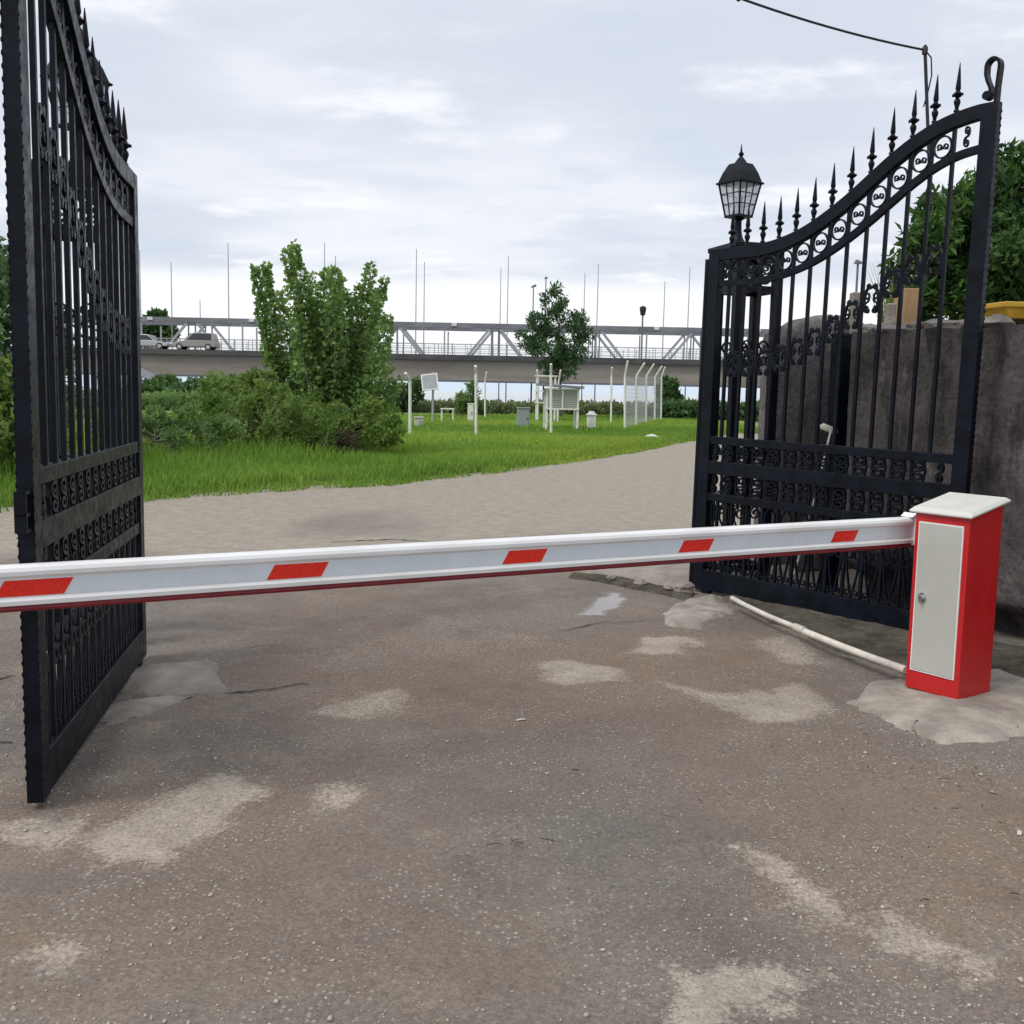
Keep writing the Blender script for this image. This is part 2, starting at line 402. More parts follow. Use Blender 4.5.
sp_=math_(N,L,'MULTIPLY',sp_,ramp(N,L,noise(N,L,g,2.2,4),.38,.62,.12,1))
sc=N.new('ShaderNodeVectorMath');sc.operation='SCALE';L.new(c,sc.inputs[0]);L.new(fm,sc.inputs['Scale'])
c=mixc(N,L,math_(N,L,'MULTIPLY',sp_,.7),sc.outputs[0],(.40,.365,.32))
L.new(c,B.inputs['Base Color'])
rg=N.new('ShaderNodeMix');rg.data_type='FLOAT';L.new(s2.outputs[1],rg.inputs[0]);rg.inputs[2].default_value=.9;rg.inputs[3].default_value=.06;L.new(rg.outputs[0],B.inputs['Roughness'])
B.inputs['Specular IOR Level'].default_value=.35
bp=N.new('ShaderNodeBump');bp.inputs['Distance'].default_value=.012
L.new(math_(N,L,'SUBTRACT',.55,math_(N,L,'MAXIMUM',math_(N,L,'MULTIPLY',s2.outputs[1],.53),math_(N,L,'MULTIPLY',s2.outputs[0],.47))),bp.inputs['Strength'])
L.new(math_(N,L,'ADD',math_(N,L,'ADD',fine,mid),math_(N,L,'MULTIPLY',sp_,.6)),bp.inputs['Height']);L.new(bp.outputs[0],B.inputs['Normal'])
M['asphalt']=m
zz=np.where(wet>.2,-.02,zz)
go=mesh_np('ground',np.stack([fx,fy,zz],1),F,m,col=col,smooth=True)
at2=go.data.color_attributes.new('tint2','FLOAT_COLOR','POINT')
at2.data.foreach_set('color',np.stack([road,wet,0*wet,0*wet+1],1).astype(np.float32).ravel())
tag(go,kind='structure')
# water beyond the bank
wm,nt,N,L,B=nodes('estuary_water');B.inputs['Base Color'].default_value=(.10,.14,.17,1);B.inputs['Roughness'].default_value=.12
bp=N.new('ShaderNodeBump');bp.inputs['Strength'].default_value=.25;L.new(noise(N,L,N.new('ShaderNodeNewGeometry').outputs['Position'],.4,4),bp.inputs['Height']);L.new(bp.outputs[0],B.inputs['Normal'])
mb=MB();mb.add([(-9000,80,-1.4),(9000,80,-1.4),(9000,14000,-1.4),(-9000,14000,-1.4)],[(0,1,2,3)])
tag(mb.build('water',wm),kind='structure')

# lawn beyond the road
EDGE=gp([(-700,560),(-250,527),(0,510),(145,500),(250,493),(400,483),(500,471),(600,458),(650,449),(695,440),(730,433)])
EDGE=[(x,y) for x,y in EDGE]
ex=np.array([p[0] for p in EDGE]);ey=np.array([p[1] for p in EDGE])
def edge_y(x): return np.interp(x,ex,ey)
lx=np.concatenate([np.arange(-30,14,.35)]);lt=np.linspace(0,1,90)**2
LX,LT=np.meshgrid(lx,lt)
e0=edge_y(LX)+(fbm(LX*1.7,LX*0+3,4,4)-.5)*1.1+.35
LY=e0+(79-e0)*LT
def lawn_z(x,y): 
    d=np.clip(y-edge_y(x),0,None); return .0+.10*sstep(0,1.2,d)+.10*(fbm(x*.35,y*.35,3,90)-.4)*sstep(.5,3,d)
kk=sstep(0,.9,LY-e0);LZ=lawn_z(LX,LY)*kk-.035*(1-kk)
idx=np.arange(LX.size).reshape(LX.shape)
F=np.stack([idx[:-1,:-1].ravel(),idx[:-1,1:].ravel(),idx[1:,1:].ravel(),idx[1:,:-1].ravel()],1)
M['turf']=mat('turf',(.09,.15,.02),.95,.3,.6,.4,6,col2=(.18,.27,.04))
lw=mesh_np('lawn',np.stack([LX.ravel(),LY.ravel(),LZ.ravel()],1),F,M['turf'],smooth=True);tag(lw,kind='structure')
def blades(name,x,y,z,h,w,mat_,tint,lean=.35,parent=None):
    n=len(x);th=RNG.uniform(0,2*PI,n);l=RNG.uniform(.1,1,n)*lean*h;la=RNG.uniform(0,2*PI,n)
    dx,dy=np.cos(th)*w/2,np.sin(th)*w/2
    b0=np.stack([x-dx,y-dy,z],1);b1=np.stack([x+dx,y+dy,z],1)
    m0=np.stack([x-dx*.7+l*.4*np.cos(la),y-dy*.7+l*.4*np.sin(la),z+h*.55],1);m1=m0+np.stack([dx*1.4,dy*1.4,0*dx],1)
    t=np.stack([x+l*np.cos(la),y+l*np.sin(la),z+h],1);t2=t+np.stack([dx*.2,dy*.2,0*dx],1)
    V=np.stack([b0,b1,m1,m0,t2,t],1).reshape(-1,3)
    k=np.arange(n)*6
    Fq=np.concatenate([np.stack([k,k+1,k+2,k+3],1),np.stack([k+3,k+2,k+4,k+5],1)])
    c=np.repeat(tint,6,axis=0)
    return mesh_np(name,V,Fq,mat_,parent,col=c)
n=230000
gx_=RNG.uniform(-26,11,n);u=RNG.uniform(0,1,n)
d=(46**u-1)*1.0-.15
gy_=edge_y(gx_)+(fbm(gx_*1.7,gx_*0+3,4,4)-.5)*1.1+d-.05
ok=((d>.55)|(RNG.uniform(0,1,n)<.15+1.2*(fbm(gx_*1.3,gy_*1.3,4,133)-.35)*(d+.25)/.55))&(gy_<72)&(np.abs(gx_)<gy_*.62+1.5);gx_,gy_,d=gx_[ok],gy_[ok],d[ok]
pn=fbm(gx_*.5,gy_*.5,4,101);pn2=fbm(gx_*.13,gy_*.13,3,105)
hh=(.05+.15*pn)*RNG.uniform(.6,1.3,len(gx_))*(.65+.35*sstep(0,1.,d))
hh*=1+1.6*sstep(-1.5,-5,gx_)*sstep(1.2,4.5,d)*sstep(16,8,d)*(.4+pn)
t0=np.clip(.15+.9*pn2+.5*(pn-.5)+RNG.normal(0,.16,len(gx_)),0,1)
tint=np.stack([t0,sstep(.52,.72,pn2)*.5*RNG.uniform(.3,1,len(gx_)),t0*0,t0*0+1],1)
tag(blades('grass',gx_,gy_,lawn_z(gx_,gy_)-.02,hh,.008+.0011*gy_,M['grass'],tint,.6),'lush green grass on the verge beyond the road','grass',kind='stuff')

# ------------------------------------------------------------------ slabs, pads, kerbs on the ground
def pad(name,poly,h,mat_,label,cat,jit=.05,step=.02,dome=.6,kind=None,seed=0):
    P=poly;x0=min(p[0] for p in P)-.1;x1=max(p[0] for p in P)+.1;y0=min(p[1] for p in P)-.1;y1=max(p[1] for p in P)+.1
    X,Y=np.meshgrid(np.arange(x0,x1,step),np.arange(y0,y1,step))
    jx=X+(fbm(X*4,Y*4,4,seed)-.5)*jit*4;jy=Y+(fbm(X*4,Y*4,4,seed+9)-.5)*jit*4
    sd=poly_sd(jx,jy,P)
    Z=h*(sstep(.02,-.05,sd)*(1-dome)+dome*sstep(.02,-.45,sd))+(fbm(X*7,Y*7,3,seed+3)-.5)*.014+(fbm(X*22,Y*22,3,seed+4)-.5)*.008-.03*sstep(-.01,.05,sd)+(gzf(X,Y)+.004 if kind is None else 0)
    keep=(sd<.06)
    idx=np.arange(X.size).reshape(X.shape)
    k=keep[:-1,:-1]&keep[:-1,1:]&keep[1:,1:]&keep[1:,:-1]
    F=np.stack([idx[:-1,:-1][k],idx[:-1,1:][k],idx[1:,1:][k],idx[1:,:-1][k]],1)
    o=mesh_np(name,np.stack([X.ravel(),Y.ravel(),Z.ravel()],1),F,mat_,smooth=True)
    return tag(o,label,cat,None,kind)
pad('concrete_pad',gp([(838,697),(860,686),(905,676),(1010,672),(1060,690),(1040,732),(1000,737),(945,743),(922,733),(898,724),(868,708)]),.04,M['conc'],'pale rough concrete pad under the red barrier cabinet','concrete pad',.05,seed=3)
pad('hinge_footing',gp([(655,612),(690,597),(722,594),(728,606),(715,618),(690,628),(662,622)]),.05,M['conc'],'low grey concrete lump at the foot of the right gate','footing',.07,seed=6)
pad('cracked_slab',gp([(123,674),(150,664),(215,660),(222,690),(165,694),(130,693)]),.035,M['conc2'],'cracked grey concrete slab under the left gate hinge','slab',.03,dome=.3,seed=8)
pad('broken_slab',gp([(95,716),(110,704),(170,694),(188,698),(150,712),(110,722)]),.02,M['conc2'],'broken thin cement slab below the left gate leaf','slab',.02,dome=.3,seed=15)
k0=Vector((.50,8.95));k1=Vector((1.62,8.02));kn=Vector((.64,.77))
pad('pavement_slab',[tuple(k0),tuple(k1),tuple(k1+kn*1.5),tuple(k0+kn*1.0)],.075,M['conc2'],'raised beige concrete slab with a broken front edge beside the right gate foot','slab',.025,dome=.15,seed=12)
# mossy strip along the foot of the wall
pad('earth_strip',gp([(728,598),(780,622),(838,648),(905,672),(960,690),(1060,672),(1130,690)])+[(4.3,5.0),(3.1,6.45),(2.4,8.1),(1.75,8.0)],.015,M['ledge'],None,None,.03,dome=.1,seed=20,kind='structure')
pad('edge_shade_debris',gp([(572,572),(610,575),(645,582),(690,593),(691,597),(640,587),(600,579),(572,575)]),.012,M['ledge'],None,None,.03,dome=.5,seed=31,kind='structure')  # soil-coloured strip painting in the shadow and debris along the slab's front edge
def crack(pts,w,seed):
    r=random.Random(seed);P=gp(pts);Q=[]
    for (a,b) in zip(P[:-1],P[1:]):
        L_=math.hypot(b[0]-a[0],b[1]-a[1]);n=max(2,int(L_/.04))
        for i in range(n):
            t=i/n;Q.append((a[0]+(b[0]-a[0])*t+r.gauss(0,.008),a[1]+(b[1]-a[1])*t+r.gauss(0,.012)))
    n=len(Q);v=[];f=[]
    for i in range(n):
        t=Vector((Q[min(i+1,n-1)][0]-Q[max(i-1,0)][0],Q[min(i+1,n-1)][1]-Q[max(i-1,0)][1])).normalized()
        ww=w*r.uniform(.4,1.2)*math.sin(PI*(i+.5)/n)**.4
        z=float(gzf(np.array([Q[i][0]]),np.array([Q[i][1]]))[0])+.006
        v+=[(Q[i][0]-t.y*ww,Q[i][1]+t.x*ww,z),(Q[i][0]+t.y*ww,Q[i][1]-t.x*ww,z)]
    f=[(2*i,2*i+1,2*i+3,2*i+2) for i in range(n-1)]
    tag(MB().add(v,f).build('crack',M['crack']),kind='structure')
M['crack']=mat('crack_soil',(.035,.030,.025),.95,.3,20)
crack([(222,693),(250,690),(280,686),(318,682)],.010,1);crack([(-40,681),(0,678),(22,672)],.012,2);crack([(-40,742),(20,741)],.008,3)
crack([(100,722),(135,715),(175,699),(200,694)],.012,4);crack([(560,629),(600,622),(650,619)],.006,5);crack([(330,541),(390,538),(430,541)],.02,6)
# loose rubble along the broken kerb
def stone(name,p,s,mat_,label=None,cat='stone',seed=0,group=None,parent=None,sq=(1,1,.7)):
    r=random.Random(seed);import bmesh
    bm=bmesh.new();bmesh.ops.create_icosphere(bm,subdivisions=2,radius=s)
    ph=[r.uniform(0,6) for _ in range(6)]
    for v in bm.verts:
        q=v.co/s
        k=1+.16*math.sin(3*q.x+ph[0])+.14*math.sin(4*q.y+ph[1])+.12*math.sin(5*q.z+ph[2])+.08*math.sin(7*q.x*q.y+ph[3])+r.uniform(-.05,.05)
        v.co=Vector((q.x*sq[0],q.y*sq[1],q.z*sq[2]))*s*k
    me=bpy.data.meshes.new(name);bm.to_mesh(me);bm.free();me.materials.append(mat_)
    o=bpy.data.objects.new(name,me);C.objects.link(o);o.location=p;o.rotation_euler=(0,0,r.uniform(0,6))
    if parent is not None:o.parent=parent;link_kid(o,parent)
    elif label:tag(o,label,cat,group)
    return o
for i,(x,y,s,l) in enumerate([(640,583,.05,'small rubble lump at the middle of the broken slab edge'),(684,589,.07,'rounded rubble stone against the foot of the right gate'),(612,578,.04,'smallest rubble lump near the far end of the broken slab edge'),(668,588,.035,'small rubble lump just left of the gate foot stone')]):
    p=gnd(x,y,.02);stone('rubble_stone',p,s,M['conc2'],l,'stone',i,'rubble along the broken slab edge')
# gravel: loose pale chips
def chips(name,x,y,z,s,mat_):
    n=len(x)
    base=np.array([(1,0,0),(0,1,0),(-1,0,0),(0,-1,0),(0,0,.8),(0,0,-.6)],float)
    a=RNG.uniform(0,2*PI,n);el=RNG.uniform(.55,1.7,n)
    V=np.zeros((n,6,3));j=RNG.uniform(.7,1.3,(n,6))
    bx=base[None,:,0]*el[:,None]*j;by=base[None,:,1]*j;bz=base[None,:,2]*j
    V[:,:,0]=x[:,None]+s[:,None]*(bx*np.cos(a)[:,None]-by*np.sin(a)[:,None])
    V[:,:,1]=y[:,None]+s[:,None]*(bx*np.sin(a)[:,None]+by*np.cos(a)[:,None])
    V[:,:,2]=z[:,None]+s[:,None]*bz
    T=np.array([(0,1,4),(1,2,4),(2,3,4),(3,0,4),(1,0,5),(2,1,5),(3,2,5),(0,3,5)])
    F=(np.arange(n)[:,None,None]*6+T[None]).reshape(-1,3)
    return mesh_np(name,V.reshape(-1,3),F,mat_)
n=60000
px=RNG.uniform(-2.6,3.4,n);py=1.7+RNG.uniform(0,1,n)**1.5*5.2
pn=fbm(px*1.1,py*1.1,4,120)
ok=RNG.uniform(0,1,n)<np.clip((pn-.36)*2.6,.03,1)*np.clip(1.25-(py-1.7)/5.5,.12,1)
px,py=px[ok],py[ok]
sz=np.clip(RNG.lognormal(-6.05,.5,len(px)),.0012,.010)
gz=gzf(px,py)
tag(chips('gravel',px,py,gz+sz*.25,sz,M['pebble']),'pale gravel chips scattered over the near asphalt','gravel',kind='stuff')
# dark litter: twigs and crumbs
mb=MB();r=random.Random(5)
for cx,cy,n_,spd in ((985,712,10,.10),(900,728,8,.12),(860,660,16,.15),(760,625,10,.15),(150,694,10,.12),(640,586,12,.12),(970,780,14,.2),(980,815,12,.14),(945,850,6,.2),(512,838,9,.05),(870,640,14,.2),(990,655,22,.2),(880,790,5,.3),(700,800,4,.5)):
    c0=gnd(cx,cy)
    for i in range(n_):
        p=Vector((c0.x+r.gauss(0,spd),c0.y+r.gauss(0,spd),.006));a=r.uniform(0,6.28);l=r.choice((.008,.012,.018,.03,.055))
        mb.tube([p,p+Vector((math.cos(a)*l*.5,math.sin(a)*l*.5,.003)),p+Vector((math.cos(a+r.uniform(-.3,.3))*l,math.sin(a+r.uniform(-.3,.3))*l,.001))],r.uniform(.001,.003),4)
tag(mb.build('leaf_litter',M['twig']),'dark twigs and crumbs of leaf litter on the asphalt','litter',kind='stuff')
for x,y,rz,l in ((521,715,.4,'curled white paper scrap on the asphalt in the middle of the driveway'),(1019,831,1.1,'small white paper scrap at the right edge of the asphalt'),):
    p=gnd(x,y);p.z=float(gzf(np.array([p.x]),np.array([p.y]))[0])+.003;mb=MB()
    mb.add([(-.024,-.008,.001),(0,-.010,.005),(.024,-.006,.001),(.025,.005,.002),(0,.006,.006),(-.024,.005,.002)],[(0,1,4,5),(1,2,3,4)])
    o=mb.build('paper_scrap',M['paper'],loc=tuple(p));o.rotation_euler.z=rz
    md=o.modifiers.new('s','SOLIDIFY');md.thickness=.001
    tag(o,l,'litter')
p=gnd(652,442);stone('white_stone',p+Vector((0,0,.15)),.16,M['wpaint'],'white stone lying at the edge of the lawn by the road','stone',41,sq=(1.6,1,.6))

# ------------------------------------------------------------------ gate leaves
GW=2.14
TX=[0,.04,.478,.647,.783,.903,1.038,1.18,1.321,1.462,1.6,1.74,1.883,2.06,2.14]
TZ=[2.60,2.60,2.603,2.633,2.672,2.725,2.80,2.89,2.995,3.098,3.18,3.245,3.285,3.305,3.31]
TX=[x*GW/2.14 for x in TX]
XS=np.linspace(0,GW,120);_z=np.interp(XS,TX,TZ)
for _ in range(3):
    _z=np.convolve(np.pad(_z,4,mode='edge'),np.ones(9)/9,'valid')
def ztop(x): return float(np.interp(x,XS,_z))
def offset_curve(off,x0,x1,n=60):
    P=[]
    for x in np.linspace(-.1,GW+.1,160):
        s=(ztop(min(GW,x+.02))-ztop(max(0,x-.02)))/(min(GW,x+.02)-max(0,x-.02)) if 0<x<GW else 0
        l=math.hypot(1,s);P.append((x+s/l*off,ztop(min(max(x,0),GW))-off/l))
    P=np.array(P);o=np.argsort(P[:,0]);P=P[o]
    X=np.linspace(x0,x1,n);return list(zip(X,np.interp(X,P[:,0],P[:,1])))
def zoff(off,x):
    P=offset_curve(off,max(0,x-.01),min(GW,x+.01),3);return P[1][1]
def spiral(cx,cz,r0,r1,a0,turns,n=22,sx=1.):
    return [(cx+sx*(r0+(r1-r0)*t)*math.cos(a0+turns*2*PI*t),cz+(r0+(r1-r0)*t)*math.sin(a0+turns*2*PI*t)) for t in np.linspace(0,1,n)]
def s_scroll(cx,cz,h,w,flip=1,turn=1.35):
    a=h/4;sx=flip*w/(2*a)
    up=[(cx+(x-cx)*1,z_) for x,z_ in spiral(cx,cz+a,a,a*.25,-PI/2,turn,22,sx)]
    dn=[(2*cx-x,2*cz-z_) for x,z_ in up]
    return dn[::-1]+up[1:]
NB=13;XB=[.19+i*.14 for i in range(NB)]
SPEAR=[(.011,0),(.011,.012),(.018,.016),(.018,.024),(.011,.03),(.013,.045),(.020,.065),(.021,.078),(.013,.092),(.011,.098),(.017,.103),(.028,.112),(.030,.120),(.018,.130),(.012,.140),(.017,.152),(.0135,.19),(.0085,.245),(.002,.305)]
def build_leaf(label):
    T=thing('gate_leaf',label,'gate')
    I=M['iron'];D=.055
    def rail(name,z0,z1,x0=.1,x1=GW-.1,d=D): MB().box(x0,x1,-d/2,d/2,z0,z1).build(name,I,T,bevel=.004)
    h=MB().box(.0,.1,-D/2,D/2,.008,2.60)
    h.build('hinge_stile',I,T,bevel=.004)
    mb=MB();mb.lathe([(.022,0),(.022,2.50)],12,(-.028,.0,.03))
    for z in (.35,1.08,2.3): mb.box(-.02,.0,-.015,.015,z-.05,z+.05)
    mb.build('hinge_tube',I,T,smooth=40)
    mb=MB().box(GW-.1,GW,-D/2,D/2,.008,3.30)
    # hammered beading along the free edge
    for i in range(76):
        z=.10+i*.042
        for y in (-D/2,D/2): mb.lathe([(.001,-.010),(.004,-.004),(.004,.004),(.001,.010)],6,(GW,y,z))
    mb.build('meeting_stile',I,T,bevel=0)
    MB().flat(offset_curve(.043,.1,GW-.1),.088,D).build('top_rail',I,T,bevel=.004)
    MB().flat(offset_curve(.258,.1,GW-.1),.045,.04).build('curved_rail',I,T)
    rail('bottom_rail',.012,.17);rail('lower_lattice_rail',.705,.765,d=.042);rail('middle_rail',.912,1.012);rail('upper_lattice_rail',1.14,1.20,d=.045)
    xb=XB
    for i,x in enumerate(xb):
        mb=MB();zt=zoff(.09,x);w=.022;d_=.021
        # plain square bars with a cast collar where the ornaments sit
        mb.box(x-w/2,x+w/2,-d_/2,d_/2,.165,.706);mb.box(x-w/2,x+w/2,-d_/2,d_/2,1.199,zt+.03)
        mb.build('bar',I,T)
        z=zoff(0.0,x)-.006
        mb=MB();mb.lathe(SPEAR,8,(x,0,z));
        mb.box(x-.034,x+.034,-.006,.006,z+.108,z+.122);mb.box(x-.006,x+.006,-.034,.034,z+.108,z+.122)
        mb.build('spear_finial',I,T,smooth=50)
    gaps=[(.1+xb[0])/2+.004]+[(xb[i]+xb[i+1])/2 for i in range(NB-1)]+[(xb[-1]+GW-.1)/2-.004]
    for i,x in enumerate(gaps):
        end=i in (0,NB);f=1
        # ring row under the curved top
        zr=zoff(.162,x);
        if not end:
            mb=MB();R=.058
            mb.flat([(x+R*math.cos(t),zr+.066*math.sin(t)) for t in np.linspace(0,2*PI,29)],.010,.022)
            for s in (1,-1): mb.flat(spiral(x+s*.019,zr+.004,.020,.007,PI if s>0 else 0,1.25*s,18),.0075,.014)
            mb.flat([(x-.036,zr-.016),(x,zr-.010),(x+.036,zr-.016)],.006,.012)
            mb.build('ring',I,T)
        else:
            MB().flat(s_scroll(x,zr,.135,.035,f),.008,.018).build('scroll',I,T)
        # the two lattice rows
        for z0,z1 in ((.765,.912),(1.012,1.14)):
            mb=MB();h_=z1-z0;w_=.098 if not end else .04;zc=(z0+z1)/2
            mb.flat(s_scroll(x,zc,h_,w_,f,1.25),.014,.028)
            if not end:
                for s_ in (1,-1): mb.flat([(x+s_*(.052-.012*abs(math.sin(t))),zc+t/PI*h_) for t in np.linspace(-PI/2,PI/2,9)],.010,.02)
                mb.flat([(x-f*w_*.5,z0),(x-f*w_*.42,zc-.0),(x-f*w_*.5,z1)],.010,.02)
            mb.build('scroll',I,T)
        # lyre scrolls standing on the bottom rail
        mb=MB();w_=.055 if not end else .016
        for s in (1,-1):
            p=[(x,.17),(x+s*w_*.35,.25),(x+s*w_*.75,.36),(x+s*w_*.95,.46)]
            p+=[(x+s*(w_*.95-.022*(1-math.cos(t)) if not end else w_*.95-.010*(1-math.cos(t))),.47+.026*math.sin(t)*1.2) for t in np.linspace(0,1.75*PI,14)]
            mb.flat(p,.010,.018)
            mb.flat(spiral(x+s*w_*.5,.205,.024 if not end else .01,.008,-PI/2,s*1.2,14),.008,.014)
            q=[(x+s*w_*.2,.52),(x+s*w_*.85,.58),(x+s*w_*.8,.66),(x+s*w_*.2,.705)]
            mb.flat(q,.009,.016)
        mb.build('lyre_scroll',I,T)
    # collars with S scrolls half way up, rising with the top of the gate
    for i,x in enumerate(gaps):
        if i in (0,NB): continue
        zc=ztop(x)-.86;f=1
        mb=MB()
        for s in (1,-1):
            mb.flat([(x+s*(.006+.046*math.sin(t)**1),zc+.085*math.cos(t)) for t in np.linspace(.15,2.6,14)]+[(x+s*(.030-.012*math.sin(t)),zc-.073-.014*math.cos(t)) for t in np.linspace(0,4.2,9)],.012,.022)
            mb.flat(spiral(x+s*.018,zc+.083,.018,.006,PI/2,-s*1.2,14),.010,.02)
        mb.flat(s_scroll(x-.034,zc-.02,.15,.04,1,1.2),.009,.016);mb.flat(s_scroll(x+.034,zc-.02,.15,.04,-1,1.2),.009,.016)
        if i%3==1:
            mb.flat([(x+.053*math.cos(t),zc+.06*math.sin(t)) for t in np.linspace(0,2*PI,25)],.012,.02)
        mb.build('scroll_ornament',I,T)
    # curl on top of the meeting stile
    p=[(GW-.022,3.29),(GW-.020,3.40),(GW-.014,3.50)]
    p+=[(GW-.055+.040*math.cos(t),3.51+.045*math.sin(t)) for t in np.linspace(.1,PI,12)]
    p+=[(GW-.094,3.47),(GW-.082,3.43),(GW-.062,3.39),(GW-.055,3.355),(GW-.066,3.338)]
    mb=MB().flat(p,.017,.05)
    mb.prism([(GW-.078+.026*math.cos(t),3.345+.026*math.sin(t)) for t in np.linspace(0,2*PI,14)[:-1]],-.026,.026,'y')
    mb.build('curl_finial',I,T)
    mb=MB()
    mb.box(.10,.16,-.022,.022,-.03,.0115);mb.build('drop_foot',I,T)
    return T
aR=rad(-50.3);gl=build_leaf('black wrought iron gate leaf with curved spear top, behind the red cabinet')
gl.location=(1.443,8.14,.0);gl.rotation_euler=(0,rad(.85),aR)
nearL=Vector((-1.684+.003,3.60));farL=Vector((-2.05,5.74));dl=(nearL-farL).normalized()
g2=copy_tree(gl);g2.location=(farL.x+dl.x*.025,farL.y+dl.y*.025,0);g2.rotation_euler=(0,0,math.atan2(dl.y,dl.x))
g2['label']='black wrought iron gate leaf at the left edge, seen nearly edge-on'
# latch and padlock staple on the left leaf
mb=MB()
for a,b in (((0,1.0),(0,1.12)),((.055,1.0),(.055,1.12))): mb.box(GW+a[0],GW+a[0]+.012,-.02,.02,a[1],b[1])
mb.box(GW,GW+.067,-.02,.02,1.12,1.132);mb.box(GW,GW+.067,-.02,.02,.988,1.0);mb.box(GW,GW+.067,-.02,.02,1.045,1.055)
mb.build('latch_bracket',M['iron'],g2)
mb=MB().box(GW-.075,GW-.02,-.034,-.0285,.9,1.2)
for i in range(9): mb.lathe([(.003,0),(.014,.008),(.003,.016)],6,(GW-.048,-.034,.92+i*.03))
mb.build('lock_plate',M['iron'],g2)

# ------------------------------------------------------------------ pillars and lanterns
def build_pillar(label):
    T=thing('gate_pillar',label,'pillar');I=M['iron'];h=.17
    for sx in (-1,1):
        for sy in (-1,1): MB().box(sx*h-.035,sx*h+.035,sy*h-.035,sy*h+.035,0,2.66).build('corner_post',I,T,bevel=.004)
    mb=MB()
    for z in (.12,1.05,2.35,2.6):
        for s in (-1,1):
            mb.box(-h+.036,h-.036,s*h-.018,s*h+.018,z-.025,z+.025);mb.box(s*h-.018,s*h+.018,-h+.036,h-.036,z-.025,z+.025)
    mb.build('cross_rail',I,T)
    for s in (-1,1):
        for zc in (.62,1.85,2.47):
            mb=MB()
            for k in (-1,1): mb.flat(s_scroll(k*.068,zc,.22 if zc<2.2 else .18,.10,k),.012,.02,y=s*h)
            mb.build('scroll',I,T)
    MB().box(-.245,.245,-.245,.245,2.662,2.70).build('cap_plate',I,T,bevel=.006)
    return T
def build_lantern(label):
    T=thing('lantern',label,'lamp');I=M['iron'];r4=PI/4
    MB().lathe([(.085,0),(.085,.012),(.065,.03),(.045,.06),(.033,.10),(.028,.16),(.028,.20),(.05,.215),(.05,.225)],12).build('stem',I,T,smooth=40)
    def q(r,z,k): a=r4+k*PI/2; return Vector((r*math.cos(a),r*math.sin(a),z))
    rb,zb,rt,zt=.105,.235,.165,.485
    mb=MB()
    mb.lathe([(rb+.008,zb-.012),(rb+.008,zb+.006)],4,rot=r4)
    for k in range(4): mb.bar(q(rb,zb,k),q(rt,zt,k),.014)
    mb.build('cage_frame',I,T)
    mb=MB()
    for k in range(4):
        b0,b1,t0,t1=q(rb,zb,k),q(rb,zb,k+1),q(rt,zt,k),q(rt,zt,k+1)
        for u in (1/3,2/3): mb.bar(b0.lerp(b1,u),t0.lerp(t1,u),.006)
        for u in (.36,.68): mb.bar(b0.lerp(t0,u),b1.lerp(t1,u),.006)
    mb.build('glazing_bars',I,T)
    for k in range(4):
        s=.955
        b0,b1,t0,t1=q(rb*s,zb,k),q(rb*s,zb,k+1),q(rt*s,zt,k),q(rt*s,zt,k+1)
        MB().add([b0,b1,t1,t0],[(0,1,2,3)]).build('glass_pane',M['lglass'],T)
    mb=MB();mb.lathe([(.185,.480),(.19,.486),(.19,.494),(.172,.50),(.14,.57),(.098,.635),(.09,.642),(.05,.648),(.034,.672),(.020,.69)],4,rot=r4)
    mb.build('roof',I,T)
    MB().lathe([(.018,.688),(.012,.70),(.021,.712),(.022,.722),(.010,.735),(.008,.745),(.003,.79),(.001,.80)],10).build('finial',I,T,smooth=45)
    MB().lathe([(.022,.24),(.026,.26),(.03,.34),(.03,.38),(.012,.41)],10).build('bulb',M['white'],T,smooth=50)
    return T
GA=rad(28.1)
pr=build_pillar('black iron gate pillar of lattice posts, behind the right gate leaf');pr.location=(1.86,8.62,0);pr.rotation_euler.z=rad(16)
lr=build_lantern('black lantern with small glass panes on the right gate pillar, clear against the sky');lr.location=(1.765,8.62,2.70);lr.rotation_euler.z=GA+.12
p2=copy_tree(pr);p2.location=(-2.52,6.12,0);p2['label']='black iron gate pillar of lattice posts, hidden behind the left gate leaf'
l2=copy_tree(lr);l2.location=(-2.49,6.12,2.70);l2.rotation_euler.z=rad(67);l2['label']='black lantern half hidden behind the bars of the left gate leaf'

# ------------------------------------------------------------------ barrier
BA=rad(28.1178)
CB=gnd(957.5,699,.03);CA=rad(34.5)
T=thing('boom_barrier','red and white boom barrier with striped arm across the driveway','barrier',(CB.x,CB.y,.02),CA)
# local frame: +x away from the tip of the arm, +y away from the camera; B corner at the origin
w,dp=.30,.285
mb=MB();h0,h1=.915,.975
mb.add([(0,0,0),(dp,0,0),(dp,w,0),(0,w,0),(0,0,h0),(dp,0,h1),(dp,w,h1),(0,w,h0)],[(3,2,1,0),(4,5,6,7),(0,1,5,4),(1,2,6,5),(2,3,7,6),(3,0,4,7)])
mb.build('cabinet',M['red'],T,bevel=.006)
dr=MB().box(-.009,.0,.032,w-.032,.105,.865).build('door',M['door'],T,bevel=.003)
fr=MB()
for a in ((.026,.032,.099,.871),(w-.032,w-.026,.099,.871)): fr.box(-.006,.001,a[0],a[1],a[2],a[3])
fr.box(-.006,.001,.032,w-.032,.099,.105);fr.box(-.006,.001,.032,w-.032,.865,.871)
fr.build('door_edge',M['white'],dr)
mb=MB();ly,lz=w-.075,.485
mb.prism([(ly+.022*math.cos(t),lz+.026*math.sin(t)) for t in np.linspace(0,2*PI,17)[:-1]],-.017,-.009,'x')
